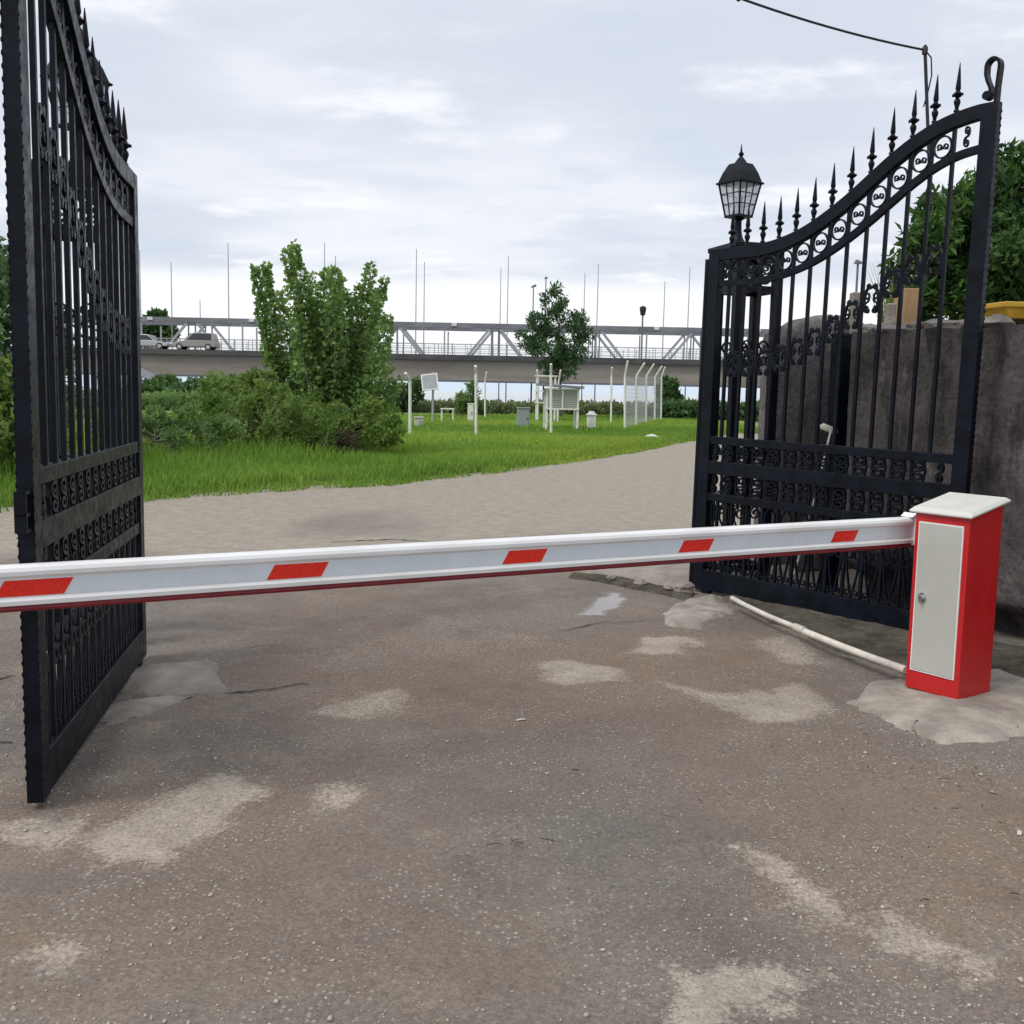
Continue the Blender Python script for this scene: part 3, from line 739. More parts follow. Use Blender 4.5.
mb.prism([(ly+.013*math.cos(t),lz+.015*math.sin(t)) for t in np.linspace(0,2*PI,13)[:-1]],-.030,-.0168,'x')
mb.box(-.034,-.0298,ly-.005,ly+.005,lz-.026,lz+.012)
mb.build('lock',M['chrome'],dr,bevel=.001)
o_=.024
def capz(x): return h0+(h1-h0)*x/dp
mb=MB();sl_=(h1-h0)/dp
v=[]
for (e,dz) in ((o_-.006,.001),(o_,.006),(o_,.014),(o_-.018,.030)):
    for x,y in ((-e,-e),(dp+e,-e),(dp+e,w+e),(-e,w+e)): v.append((x,y,h0+sl_*x+dz))
f=[(3,2,1,0),(12,13,14,15)]
for l in range(3):
    for k in range(4): f.append((l*4+k,l*4+(k+1)%4,l*4+4+(k+1)%4,l*4+4+k))
mb.add(v,f).build('cap',M['cap'],T,bevel=.003)
# the arm lies along the far side of the cabinet; local origin of the arm axis
inv=Matrix.Rotation(-BA,2)
pa=inv@(Vector((2.094,5.488))-CB.xy)
ax,ay=pa.x,pa.y   # arm station 0
Z0=-.02
def prof(pts): return [(ay+y,z+Z0) for y,z in pts]
mb=MB();th=.026
outer=[(-.006,.755),(-.030,.757),(-.032,.772),(-.026,.778),(-.023,.784),(-.023,.846),(-.027,.852),(-.033,.858),(-.034,.872),(-.028,.884),(-.014,.892),(.014,.892),(.028,.884),(.034,.872),(.033,.858),(.023,.846),(.023,.784),(.032,.772),(.030,.757),(.006,.755)]
AL=5.1
mb.prism(prof(outer),ax-AL,ax+.22)
arm=mb.build('arm',M['white'],T,smooth=28);arm.rotation_euler.z=BA-CA
for s in (-1,1):
    y0,y1=(s*.0232,s*.0245)
    MB().box(ax-AL+.02,ax+.0,ay+min(y0,y1),ay+max(y0,y1),.786+Z0,.844+Z0).build('reflective_strip',M['tape'],arm)
marks=[(.393,.5514,.031),(1.316,1.49,.032),(2.211,2.397,.032),(3.177,3.387,.031),(4.083,4.297,.032)]
for a,b,sh in marks:
    for s in (-1,1):
        y0=s*.0247;y1=s*.0258
        mb=MB();A0,A1,B0,B1=ax-a,ax-b,ax-b-sh,ax-a-sh
        v=[(A0,ay+y0,.8425+Z0),(A1,ay+y0,.8425+Z0),(B0,ay+y0,.7875+Z0),(B1,ay+y0,.7875+Z0)];v+=[(x,ay+y1,z_) for x,_,z_ in v]
        mb.add(v,[(0,1,2,3),(4,5,6,7),(0,1,5,4),(1,2,6,5),(2,3,7,6),(3,0,4,7)]).build('red_mark',M['redtape'],arm)
mb=MB().prism(prof([(-.014,.7548),(-.017,.742),(-.010,.733),(.010,.733),(.017,.742),(.014,.7548)]),ax-AL,ax+.0)
mb.build('rubber_edge',M['rubber'],arm,smooth=40)
mb=MB();mb.box(ax+.0,ax+.25,ay-.041,ay+.041,.745+Z0,.905+Z0)
mb.add([(ax-.03,ay-.04,.893+Z0),(ax+.0,ay-.04,.893+Z0),(ax+.0,ay-.04,.915+Z0),(ax-.03,ay+.04,.893+Z0),(ax,ay+.04,.893+Z0),(ax,ay+.04,.915+Z0)],[(0,1,2),(5,4,3),(0,3,4,1),(1,4,5,2),(2,5,3,0)])
mb.build('arm_clamp',M['white'],T,bevel=.003).rotation_euler.z=BA-CA
MB().prism([(ax+.14+.035*math.cos(t),.82+Z0+.035*math.sin(t)) for t in np.linspace(0,2*PI,17)[:-1]],w+.0005,ay-.0415 if ay-.0415>w+.002 else w+.004,'y').build('shaft',M['chrome'],T)

# ------------------------------------------------------------------ wall and what stands on it
def wall_sheet(name,A,Bp,h,th,mat_,label,seed,top=None,erode=True,step=.05,rough=.05,parent=None):
    A=Vector(A);Bp=Vector(Bp);t=(Bp-A);Ln=t.length;t/=Ln;nrm=Vector((-t.y,t.x))   # nrm points to the visible side
    ns=int(Ln/step)+1;nz=int(h/step)+1
    U,V=np.meshgrid(np.linspace(0,Ln,ns),np.linspace(0,1,nz))
    hh=h+(fbm(U*1.8,U*0,4,seed)-.5)*.10
    if top is not None: hh=hh+np.vectorize(top)(U)
    Zv=V*hh
    off=(fbm(U*1.5,Zv*1.5,5,seed+5)-.5)*rough*2+(fbm(U*7,Zv*7,3,seed+7)-.5)*.02
    if erode:
        cav=sstep(.34,.16,Zv-(fbm(U*2.6,U*0+1,3,seed+11)-.5)*.45)
        off-=cav*.26
    rows=[]
    X=A.x+t.x*U+nrm.x*off;Y=A.y+t.y*U+nrm.y*off
    v=[np.stack([X.ravel(),Y.ravel(),Zv.ravel()],1)]
    idx=np.arange(U.size).reshape(U.shape)
    Fs=[np.stack([idx[:-1,:-1].ravel(),idx[:-1,1:].ravel(),idx[1:,1:].ravel(),idx[1:,:-1].ravel()],1)]
    # back face grid, top, ends
    Xb=A.x+t.x*U-nrm.x*th;Yb=A.y+t.y*U-nrm.y*th
    v.append(np.stack([Xb.ravel(),Yb.ravel(),Zv.ravel()],1));ib=idx+U.size
    Fs.append(np.stack([ib[:-1,1:].ravel(),ib[:-1,:-1].ravel(),ib[1:,:-1].ravel(),ib[1:,1:].ravel()],1))
    Fs.append(np.stack([idx[-1,:-1],idx[-1,1:],ib[-1,1:],ib[-1,:-1]],1))
    Fs.append(np.stack([idx[:-1,0],idx[1:,0],ib[1:,0],ib[:-1,0]],1));Fs.append(np.stack([idx[:-1,-1],ib[:-1,-1],ib[1:,-1],idx[1:,-1]],1))
    o=mesh_np(name,np.concatenate(v),np.concatenate(Fs),mat_,parent)
    import bmesh
    bm=bmesh.new();bm.from_mesh(o.data);bmesh.ops.recalc_face_normals(bm,faces=bm.faces);bm.to_mesh(o.data);bm.free()
    o.data.shade_smooth();o.data.set_sharp_from_angle(angle=rad(50))
    if label: tag(o,label,'wall')
    return o
wd=Vector((-.39,.921)).normalized()
WA0=Vector((3.16,6.32))-wd*2.4;WA1=Vector((2.50,7.86))
wall_sheet('retaining_wall',WA0,WA1,1.99,.5,M['wall'],'dark stained cement retaining wall behind the right gate and cabinet',3)
Tw=thing('garden_wall','mauve grey cement wall with rounded coping beside the right gate pillar','wall')
bA,bB=Vector((3.35,9.45)),Vector((2.235,8.98))
# visible side is to the left of A->B
wall_sheet('wall',bA,bB,1.93,.25,M['wallmauve'],None,14,erode=False,rough=.025,parent=Tw)
t_=(bB-bA);Lb=t_.length;mb=MB();K=24
angb=math.atan2(t_.y,t_.x)
v=[];f=[]
pr_=[(-.13,0),(-.14,.06),(-.10,.13),(0,.16),(.10,.13),(.14,.06),(.13,0)]
for i in range(K+1):
    u=i/K;c0=bA+t_*u;arch=.17*math.sin(PI*min(1,max(0,(1-u)*1.0)))**.8 if 0<u<1 else 0
    nrm=Vector((-t_.y,t_.x)).normalized()
    for y,z_ in pr_:
        q=c0+nrm*(y-.125);v.append((q.x,q.y,1.90+z_*(1 if z_==0 else 1)+ (arch if z_>0 else 0)+(random.uniform(-.006,.006))))
nP=len(pr_)
for i in range(K):
    for k in range(nP-1): f.append((i*nP+k,i*nP+k+1,(i+1)*nP+k+1,(i+1)*nP+k))
    f.append((i*nP+nP-1,i*nP,(i+1)*nP,(i+1)*nP+nP-1))
f+=[tuple(range(nP)),tuple(K*nP+k for k in range(nP))]
mb.add(v,f).build('coping',M['coping'],Tw,smooth=50)
# terrace behind
poly=[(2.99,8.08),(3.12,9.0),(3.5,9.25),(10,12.4),(10,2.6),(4.62,4.25)]
mb=MB().prism(poly,-.1,1.90,'z');tag(mb.build('terrace',M['ledge']),kind='structure')
# steel post between the two walls, with a pale bundle tied on it, a leaning pole
T=thing('steel_post','black square steel post in the gap between the mauve wall and dark wall','post',(2.52,8.22,0),rad(20))
MB().box(-.055,.055,-.055,.055,0,1.98).build('shaft',M['iron'],T,bevel=.004)
MB().box(-.08,.08,-.08,.08,-.01,.014).build('base_plate',M['iron'],T)
MB().box(-.06,.06,-.06,.06,1.981,2.0).build('cap',M['iron'],T)
mb=MB();p0=at(831,430,7.95);p1=at(794,575,7.65);p1.z=max(p1.z,.08)
mb.tube([p0,p0.lerp(p1,.5)+Vector((.01,0,0)),p1],.009,8);tag(mb.build('leaning_pole',M['galv'],smooth=60),'thin pale pole leaning behind the right gate bars','pole')
p=at(818,428,8.1)
mb=MB();mb.lathe([(.01,-.02),(.05,-.03),(.065,0),(.05,.03),(.01,.022)],10,rot=.3,flat=.7)
o=mb.build('hung_float',M['pipe'],smooth=60,loc=tuple(at(829,429,8.02)));o.rotation_euler=(.1,.35,.2);o.scale=(1.25,.8,.8);tag(o,'pale oval object hung on the black steel post behind the gate','float')
# conduit at the foot of the gate
pts=[gnd(x,y,.075) for x,y in ((732,598),(745,605),(768,616),(800,629),(838,645),(872,658),(906,670))]
mb=MB();mb.tube(pts[:4],.017,10);mb.tube([pts[3]+Vector((0,0,-.004))]+pts[4:],.021,10)
mb.tube([pts[2].lerp(pts[3],.85),pts[3].lerp(pts[4],.12)],(.0245),10)
tag(mb.build('conduit_pipe',M['pipe'],smooth=50),'dusty white pipe along the ground below the right gate','pipe')
# rubble and oddments along the wall top
nw=Vector((.92,.39))
for i,(x,y,s,l) in enumerate([(982,313,.10,'brownish rubble stone on the wall top beside the gate stile'),(955,318,.08,'flat rubble stone on the wall top left of the gate stile'),(930,317,.09,'broad rubble stone on the wall top below the evergreen tree'),(905,318,.07,'grey rubble stone on the wall top near the ochre block'),(877,318,.09,'rubble stone on the wall top below the gate ring scroll'),(858,318,.07,'leftmost rubble stone on the wall top beside the concrete stub')]):
    u=(x-1024)/(845-1024);Y=6.5+u*1.35;p=at(x,y,Y);p.z=2.0
    stone('rubble_stone',p+Vector((nw.x,nw.y,0))*.12,s,M['stone'],l,'stone',60+i,'rubble stones along the wall top',sq=(1.5,1.1,.62))
def prism_at(name,x0,x1,ytop,Y,zb,dep,mat_,label,cat,bev=.01,rz=0):
    a=at(x0,ytop,Y);b=at(x1,ytop,Y);w=(b.x-a.x)
    o=MB().box(-w/2,w/2,0,dep,0,a.z-zb).build(name,mat_,bevel=bev,loc=((a.x+b.x)/2,Y,zb));o.rotation_euler.z=rz
    return tag(o,label,cat)
prism_at('concrete_stub',853,863,292,9.2,1.88,.1,M['conc2'],'short grey concrete post stub above the wall at the left','post')
prism_at('concrete_stub',888,897,303,8.4,1.88,.08,M['conc'],'short pale concrete post stub under the ring scroll of the gate','post')
prism_at('ochre_block',905,921,288,8.6,1.88,.25,M['orange'],'ochre plastered block on the terrace left of the evergreen tree','block')
# yellow trough: a shallow tub with a rim
T=thing('yellow_tub','yellow painted tub on the wall top at the right edge','tub',tuple(at(1047,321,7.0).xy)+(2.03,),rad(8))
mb=MB();v=[];rings=[(.38,.16,0),(.41,.18,.065),(.43,.195,.07),(.43,.195,.105),(.40,.17,.105),(.38,.15,.03)]
for a_,b_,z_ in rings: v+=[(-a_,-b_,z_),(a_,-b_,z_),(a_,b_,z_),(-a_,b_,z_)]
f=[(3,2,1,0),(20,21,22,23)]
for l in range(5):
    for k in range(4): f.append((l*4+k,l*4+(k+1)%4,l*4+4+(k+1)%4,l*4+4+k))
mb.add(v,f).build('basin',M['yellow'],T,bevel=.01)
MB().box(-.36,.36,-.13,.13,.032,.075).build('soil',M['ledge'],T)
# utility pole and cable
pb=at(925,300,11);top=at(925,50,11)
T=thing('utility_pole','thin dark utility pole behind the terrace, carrying a slack cable','pole',(pb.x,11,0))
mb=MB();mb.tube([(0,0,0),(0,0,3.45)],.034,10);mb.build('mast',M['cable'],T,smooth=50)
mb=MB();mb.tube([(-.0,0,3.45),(top.x-pb.x,0,top.z)],.018,8);mb.lathe([(.03,-.04),(.03,.02),(.01,.05)],8,(top.x-pb.x,0,top.z));mb.build('mast_extension',M['cable'],T,smooth=50)
mb=MB();q=Vector((top.x-pb.x,0,top.z));mb.tube([q,q+Vector((.06,-.02,-.08)),q+Vector((.075,-.02,-.25)),q+Vector((.05,-.01,-.42)),q+Vector((.02,0,-.55))],.008,6)
mb.box(-.06,.06,-.06,.06,3.40,3.6);mb.build('drip_loop',M['cable'],T)
far=Vector((-3.4,7.2,6.55));pts=[]
for t in np.linspace(0,1,40):
    p=top.lerp(far,t);p.z-=.62*4*t*(1-t)*.72;pts.append(p)
mb=MB();mb.tube(pts,.011,6);k=11
mb.lathe([(.01,-.03),(.028,-.012),(.028,.012),(.01,.03)],8,tuple(pts[k]))
tag(mb.build('overhead_cable',M['cable']),'black overhead cable sagging from the utility pole to the upper left','cable')

# ------------------------------------------------------------------ vegetation
def leaves(P,size,up=.35,narrow=.55,out=None,jit=.35):
    "one diamond leaf per point"
    n=len(P);d=RNG.normal(size=(n,3));
    if out is not None: d=d*.8+out*.9
    d[:,2]+=up;d/=np.linalg.norm(d,axis=1)[:,None]
    r=RNG.normal(size=(n,3));s=np.cross(d,r);s/=np.linalg.norm(s,axis=1)[:,None]+1e-9
    nn=np.cross(d,s)
    sz=(size*RNG.uniform(1-jit,1+jit,n))[:,None]
    a=P;b=P+d*sz*.5+s*sz*narrow*.5+nn*sz*.08;c=P+d*sz;e=P+d*sz*.5-s*sz*narrow*.5+nn*sz*.08
    V=np.stack([a,b,c,e],1).reshape(-1,3);k=np.arange(n)*4
    return V,np.stack([k,k+1,k+2,k+3],1)
def crown(name,P,size,mat_,parent,tint,narrow=.55,up=.2,out=None):
    V,F=leaves(P,size,up,narrow,out)
    hi=RNG.uniform(0,1,len(P))<.10
    c=np.stack([np.clip(tint,0,1),hi*RNG.uniform(.1,.6,len(P)),tint*0,tint*0+1],1)
    return mesh_np(name,V,F,mat_,parent,col=np.repeat(c,4,axis=0))
def clumped(n,ells,nsub=14,sub=.34):
    "points in leafy clumps sitting round each ellipsoid (cx,cy,cz,rx,ry,rz)"
    out=[];tint=[]
    vol=np.array([e[3]*e[4]*e[5] for e in ells])**.7;vol/=vol.sum()
    for e,w in zip(ells,vol):
        c=np.array(e[:3]);r=np.array(e[3:6]);m=int(n*w)
        dirs=RNG.normal(size=(nsub,3));dirs/=np.linalg.norm(dirs,axis=1)[:,None]
        cent=dirs*RNG.uniform(.45,.95,nsub)[:,None]
        rr=RNG.uniform(sub*.6,sub*1.35,nsub);tn=RNG.uniform(.15,.75,nsub)
        k=RNG.integers(0,nsub,m)
        g=RNG.normal(size=(m,3));g/=np.linalg.norm(g,axis=1)[:,None]
        q=cent[k]+g*(rr[k]*RNG.uniform(.3,1,m)**.5)[:,None]
        out.append(c+q*r);tint.append(tn[k]+RNG.normal(0,.15,m))
    return np.concatenate(out),np.concatenate(tint)
def limbs(mb,base,ells,r,n=10,seg=6,top=None):
    rr=random.Random(len(ells)*7+n)
    base=Vector(base)
    for i in range(n):
        e=ells[i%len(ells)];d=Vector((rr.gauss(0,1),rr.gauss(0,1),rr.gauss(0.3,1))).normalized()
        tip=Vector((e[0]+d.x*e[3]*.8,e[1]+d.y*e[4]*.8,e[2]+d.z*e[5]*.8))
        s=base+Vector((0,0,rr.uniform(.1,.6)*max(.1,e[2]-base.z)))
        md=s.lerp(tip,.5)+Vector((rr.uniform(-.1,.1),rr.uniform(-.1,.1),.12))*e[3]
        mb.tube([s,s.lerp(md,.5)+Vector((0,0,.03)),md,tip],r*.45,seg,r*.08)
def tree(name,label,cat,base,ells,n,size,mat_,tr=.08,narrow=.55,bark='bark',group=None,nsub=14,sub=.34,limb=10,up=.2):
    base=Vector(base);T=thing(name,label,cat,tuple(base),0,group)
    E=[(e[0]-base.x,e[1]-base.y,e[2]-base.z,*e[3:]) for e in ells]
    mb=MB();tz=sum(e[2] for e in E)/len(E);tx=sum(e[0] for e in E)/len(E);ty=sum(e[1] for e in E)/len(E)
    mb.tube([(0,0,-.05),(tx*.2,ty*.2,tz*.35),(tx*.6,ty*.6,tz*.7),(tx,ty,tz)],tr,8,tr*.4)
    limbs(mb,(tx*.3,ty*.3,tz*.35),E,tr,limb);mb.build('trunk',M[bark],T,smooth=60)
    P,t=clumped(n,E,nsub,sub);P=P[:];crown('crown',P,size,M[mat_],T,t,narrow,up);return T
# poplar clump: upright shoots densely leaved
def poplar():
    Y=23.;b=gnd(325,458);base=Vector((b.x,Y,.0))
    T=thing('poplar','multi-stemmed young poplar clump with upright leafy shoots on the verge','tree',tuple(base))
    tips=[(255,268,455,.07),(266,265,452,.10),(287,248,300,.16),(294,244,310,.15),(279,292,300,.09),(303,285,315,.2),(326,270,320,.20),(334,268,330,.2),(318,300,318,.25),(345,290,338,.25),(360,285,345,.25),(371,263,350,.16),(379,290,360,.22),(388,315,375,.22),(300,335,310,.28),(270,345,300,.12),(281,362,300,.30),(330,340,325,.4),(362,345,350,.35),(310,380,318,.4),(385,350,360,.22),(345,385,335,.4),(372,385,350,.35),(281,385,305,.3),(395,380,352,.22),(268,372,296,.16),(340,278,332,.12),(312,274,318,.1),(384,278,356,.1)]
    mb=MB();Ps=[];Ts=[];Os=[]
    rr=random.Random(3)
    for x,y,xb,w in tips:
        tip=at(x,y,Y+rr.uniform(-.9,.9));bb=Vector((base.x+(xb-325)*.008+rr.uniform(-.25,.25),Y+rr.uniform(-.5,.5),.0))
        if xb>440: bb=at(292,452,Y);bb.z=0;
        md=bb.lerp(tip,.45);md.x=bb.x*.45+tip.x*.55;
        path=[bb-base,(bb.lerp(md,.6))-base,md-base,tip-base]
        mb.tube(path,.035,6,.006)
        L_=(tip-bb).length;n=int(1400*L_/4.5*(.45+w*3.2))
        u=RNG.uniform(.07 if xb<440 else .40,1.0,n)**.9
        pts=np.array([list(p) for p in path]);ku=np.array([0,.3,.5,1.])
        cx=np.stack([np.interp(u,ku,pts[:,i]) for i in range(3)],1)
        rad_=(w*(1.03-u)**.72*2.05+.04)*(.55+.9*vnoise(u*22,u*0+x*1.7,3))
        a=RNG.uniform(0,2*PI,n);rr_=np.sqrt(RNG.uniform(0.02,1,n))*rad_
        o=np.stack([np.cos(a),np.sin(a),RNG.normal(.1,.3,n)],1)
        Ps.append(cx+o*rr_[:,None]);Os.append(o)
        Ts.append(.5+.25*RNG.normal(size=n)*.8+.15*(RNG.uniform()-.5))
    mb.build('trunk',M['palebark'],T,smooth=60)
    P=np.concatenate(Ps);crown('crown',P,.098,M['poplar'],T,np.concatenate(Ts)+.25*(fbm(P[:,0]*2.5,P[:,2]*2.5,3,9)-.5),.8,-.25,np.concatenate(Os))
    return T
poplar()
def pxe(x,y,Y,rx,ry,dep=None):
    p=at(x,y,Y);s=Y/FPX;return (p.x,p.y,p.z,rx*s,(dep or rx)*s,ry*s)
def shrub(name,label,ells,n,size,mat_,cat='shrub',bark='palebark',tr=.04,narrow=.5,group=None,limb=16,**k):
    c=ells[0];bx=sum(e[0] for e in ells)/len(ells);by=sum(e[1] for e in ells)/len(ells)
    return tree(name,label,cat,(bx,by,.02),ells,n,size,mat_,tr,narrow,bark,group,limb=limb,**k)
shrub('shrub','light green leafy shrub low in front of the poplar clump',[pxe(300,425,21.5,50,28),pxe(350,425,21.8,42,30),pxe(262,425,21.6,34,24),pxe(385,430,22.5,22,22)],6500,.11,'shrub',narrow=.5,sub=.28,nsub=20)
shrub('shrub','loose yellowish green shrub left of the poplar clump',[pxe(232,405,22,36,34),pxe(215,432,21,42,26),pxe(250,390,22.4,22,24)],6500,.10,'shrub',narrow=.45)
rw=random.Random(12)
shrub('shrub','wild dull green weeds and low shrubs next to the left gate leaf',[pxe(rw.uniform(105,232),rw.uniform(412,455),rw.uniform(17.2,21),rw.uniform(9,22),rw.uniform(9,19)) for _ in range(22)],9000,.095,'dull',narrow=.34,up=.5,nsub=9,limb=30,tr=.02)
shrub('shrub','ragged light green saplings between the left weeds and the poplar clump',[pxe(rw.uniform(190,330),rw.uniform(398,448),rw.uniform(19.5,22),rw.uniform(6,15),rw.uniform(12,26)) for _ in range(18)],6500,.10,'shrub',narrow=.42,up=.6,nsub=9,limb=30,tr=.02)
shrub('dry_bush','brownish dry twiggy bush at the foot of the poplar clump',[pxe(340,443,21,22,14),pxe(322,448,20.7,20,10)],2600,.07,'dry',narrow=.25)
# trees left of the gate
tree('roadside_tree','bright green leafy tree at the far left, seen past the left gate stile','tree',(-9.3,14.6,.05),[pxe(-62,330,14.5,75,95),pxe(-20,400,14.2,55,60),pxe(-70,240,14.8,55,50),pxe(25,390,15.2,40,55),pxe(30,425,14.6,48,40)],15000,.13,'shrub',.12)
tree('roadside_tree','dark green tree behind the bright one at the far left','tree',(-12.5,21,.05),[pxe(-30,300,21,70,100),pxe(-110,330,21,80,120),pxe(40,360,22,40,60)],9000,.17,'far',.14)
# airy dark tree in front of the bridge
e=[pxe(556,304,60,16,16),pxe(540,325,60,21,17),pxe(572,327,60,19,18),pxe(548,348,60,26,15),pxe(576,352,60,18,14),pxe(560,368,60,24,12),pxe(530,343,60,14,9),pxe(556,290,60,7,8),pxe(522,335,60,7,5),pxe(588,336,60,6,6),pxe(583,322,60,6,5)]
tree('evergreen_tree','dark airy evergreen tree in front of the truss bridge','tree',(2.6,60,0),e,5600,.29,'conif',.16,.30,nsub=30,sub=.22)
# low vegetation under and beyond the bridge
tree('small_tree','dark green tree under the bridge beam, left of the poplar clump','tree',(-24.5,86,-.1),[pxe(215,398,86,40,22),pxe(245,395,87,25,18),pxe(190,402,86,22,16)],4200,.5,'far',.2)
tree('small_tree','dark tree under the bridge beam beside the white house','tree',(-28.5,92,-.2),[pxe(165,392,92,24,16),pxe(148,390,95,16,12)],2600,.5,'dark',.2)
tree('small_tree','dark tree rising behind the bridge at the left','tree',(-48,140,-1),[pxe(152,325,140,15,14),pxe(165,335,140,14,16),pxe(140,340,140,14,18)],2600,.8,'dark',.3)
tree('small_tree','slim green tree under the bridge just right of the poplar clump','tree',(-6.6,66,0),[pxe(402,395,66,10,16),pxe(416,393,66,8,13),pxe(396,412,66,14,12)],2600,.32,'far',.12)
tree('small_tree','feathery light green bush between the two middle fence posts','tree',(-2.2,58,0),[pxe(469,398,58,9,14),pxe(477,406,58,8,12),pxe(462,408,58,8,10)],1700,.3,'dull',.06,.3)
tree('small_tree','bushy green tree right of the bent fence posts','tree',(9.5,64,0),[pxe(668,392,64,9,14),pxe(674,400,64,7,12),pxe(662,404,64,7,10)],2200,.32,'far',.1)
# hedges
def hedge(name,label,x0,x1,ytop,Y,dep,hgt,n,mat_):
    a=at(x0,ytop,Y);b=at(x1,ytop,Y);T=thing(name,label,'hedge',((a.x+b.x)/2,Y,0));w=b.x-a.x
    P=np.stack([RNG.uniform(-w/2,w/2,n),RNG.uniform(-dep/2,dep/2,n),RNG.uniform(0,1,n)**.8*hgt],1)
    P[:,2]*=.75+.5*fbm(P[:,0]*.35,P[:,0]*0,4,int(Y));
    t=.25+.7*fbm(P[:,0]*.4,P[:,2]*.9,3,7)+RNG.normal(0,.12,n)
    crown('crown',P,.32,M[mat_],T,t,.5,.3)
    mb=MB()
    for i in range(int(w/1.2)): 
        x=-w/2+(i+.5)*1.2;mb.tube([(x,0,-.05),(x+.1,.05,hgt*.55)],.05,5,.02)
    mb.build('stems',M['bark'],T);return T
hedge('hedge','long olive green hedge behind the fenced instruments',385,664,401,68,2.5,.80,6500,'hedge')
hedge('hedge','dark green clipped hedge at the right beside the gate hinge',655,760,401,63,2.0,1.02,5200,'far')
hedge('hedge','low green hedge behind the shrubs at the left',60,300,404,60,2.5,1.1,5000,'dull')
# garden tree over the wall
tree('evergreen_tree','dense glossy evergreen tree on the terrace behind the wall','tree',(4.2,9.4,1.88),[pxe(975,255,9.4,62,62),pxe(930,265,9.4,40,50),pxe(1020,235,9.5,60,70),pxe(1010,180,9.6,26,28),pxe(1045,280,9.4,60,50),pxe(950,220,9.5,32,30),pxe(920,300,9.3,28,24),pxe(985,300,9.3,50,25)],17000,.105,'dark',.06,.36,nsub=22,sub=.36)
def tuft(x,ytop,Y,label):
    a=at(x,ytop,Y);n=70
    T=blades('spiky_plant',np.zeros(n)+RNG.normal(0,.02,n),RNG.normal(0,.02,n),np.zeros(n),(a.z-1.88)*RNG.uniform(.45,1.05,n),np.full(n,.014),M['dull'],np.stack([RNG.uniform(.1,.7,n)]*3+[np.ones(n)],1),.42)
    T.location=(a.x,Y,1.88);tag(T,label,'plant')
tuft(893,258,8.9,'spiky plume-like plant on the terrace left of the evergreen tree')

# ------------------------------------------------------------------ bridges
def bz(x,y,Y): return at(x,y,Y).z
BY0,BY1=106.,114.;X0,X1=-85.,62.;DZ=5.1
T=thing('road_bridge','concrete road bridge with a long plain beam crossing the background','bridge',(0,110,0))
def loc(Y): return Y-110
MB().box(X0,X1,loc(BY0),loc(BY1),DZ-.5,DZ).build('deck',M['deck'],T)
MB().box(X0,X1,loc(BY0)+.5,loc(BY1)-.5,2.62,DZ-.502).build('beam',M['beam'],T)
MB().box(X0,X1,loc(BY0)+.42,loc(BY0)+.80,2.42,2.618).build('bottom_flange',M['steelgrey'],T)
for x in (-62,-20.5,34): MB().box(x-1,x+1,loc(BY0)+1,loc(BY1)-1,-2.5,2.6).build('pier',M['beam'],T,bevel=.1)
def railing(y):
    mb=MB()
    for z in (.5,.95,1.4): mb.box(X0,X1,y-.025,y+.025,DZ+z,DZ+z+.05)
    x=X0+.3
    while x<X1: mb.box(x-.035,x+.035,y-.035,y+.035,DZ+.002,DZ+1.5);x+=1.95
    return mb
railing(loc(BY1)-.3).build('railing',M['palesteel'],T)
T=thing('truss_bridge','grey steel truss footbridge with diagonal braces behind the road bridge','bridge',(0,120,0))
TY=(-3.2,3.2);zt=8.95
for k,y in enumerate(TY):
    MB().box(X0,X1,y-.16,y+.16,zt-.52,zt).build('top_chord',M['truss'],T)
    MB().box(X0,X1,y-.15,y+.15,DZ-.3,DZ+.25).build('bottom_chord',M['steelgrey'],T)
MB().box(X0,X1,-3.0,3.0,DZ-.25,DZ-.1).build('walkway',M['deck'],T)
nodeX=[-13.35+11.1*i for i in range(-6,7)]
for k,y in enumerate(TY):
    for x in nodeX:
        for dx in (-.38,.38): MB().bar((x+dx,y,DZ+.25),(x+dx,y,zt-.52),.14,up=(0,1,0)).build('post',M['truss'],T)
        MB().bar((x+5.55,y,DZ+.25),(x+5.55,y,zt-.62),.16,up=(0,1,0)).build('post',M['palesteel'],T)
        for s in (-1,1): MB().bar((x+s*.5,y,zt-.5),(x+s*3.0,y,DZ+.3),.27,.22,up=(0,1,0)).build('diagonal',M['palesteel'],T)
mb=MB()
for y in (-2.6,2.6):
    for z in (.55,1.0,1.5): mb.box(X0,X1,y-.025,y+.025,DZ+z,DZ+z+.05)
    x=X0
    while x<X1: mb.box(x-.03,x+.03,y-.03,y+.03,DZ-.1,DZ+1.52);x+=1.5
mb.build('railing',M['palesteel'],T)
for i in range(13):
    x=nodeX[i]+6.6
    MB().box(x-.28,x+.28,-3.5,-3.37,zt-.35,zt-.02).build('floodlight',M['wpaint'],T)
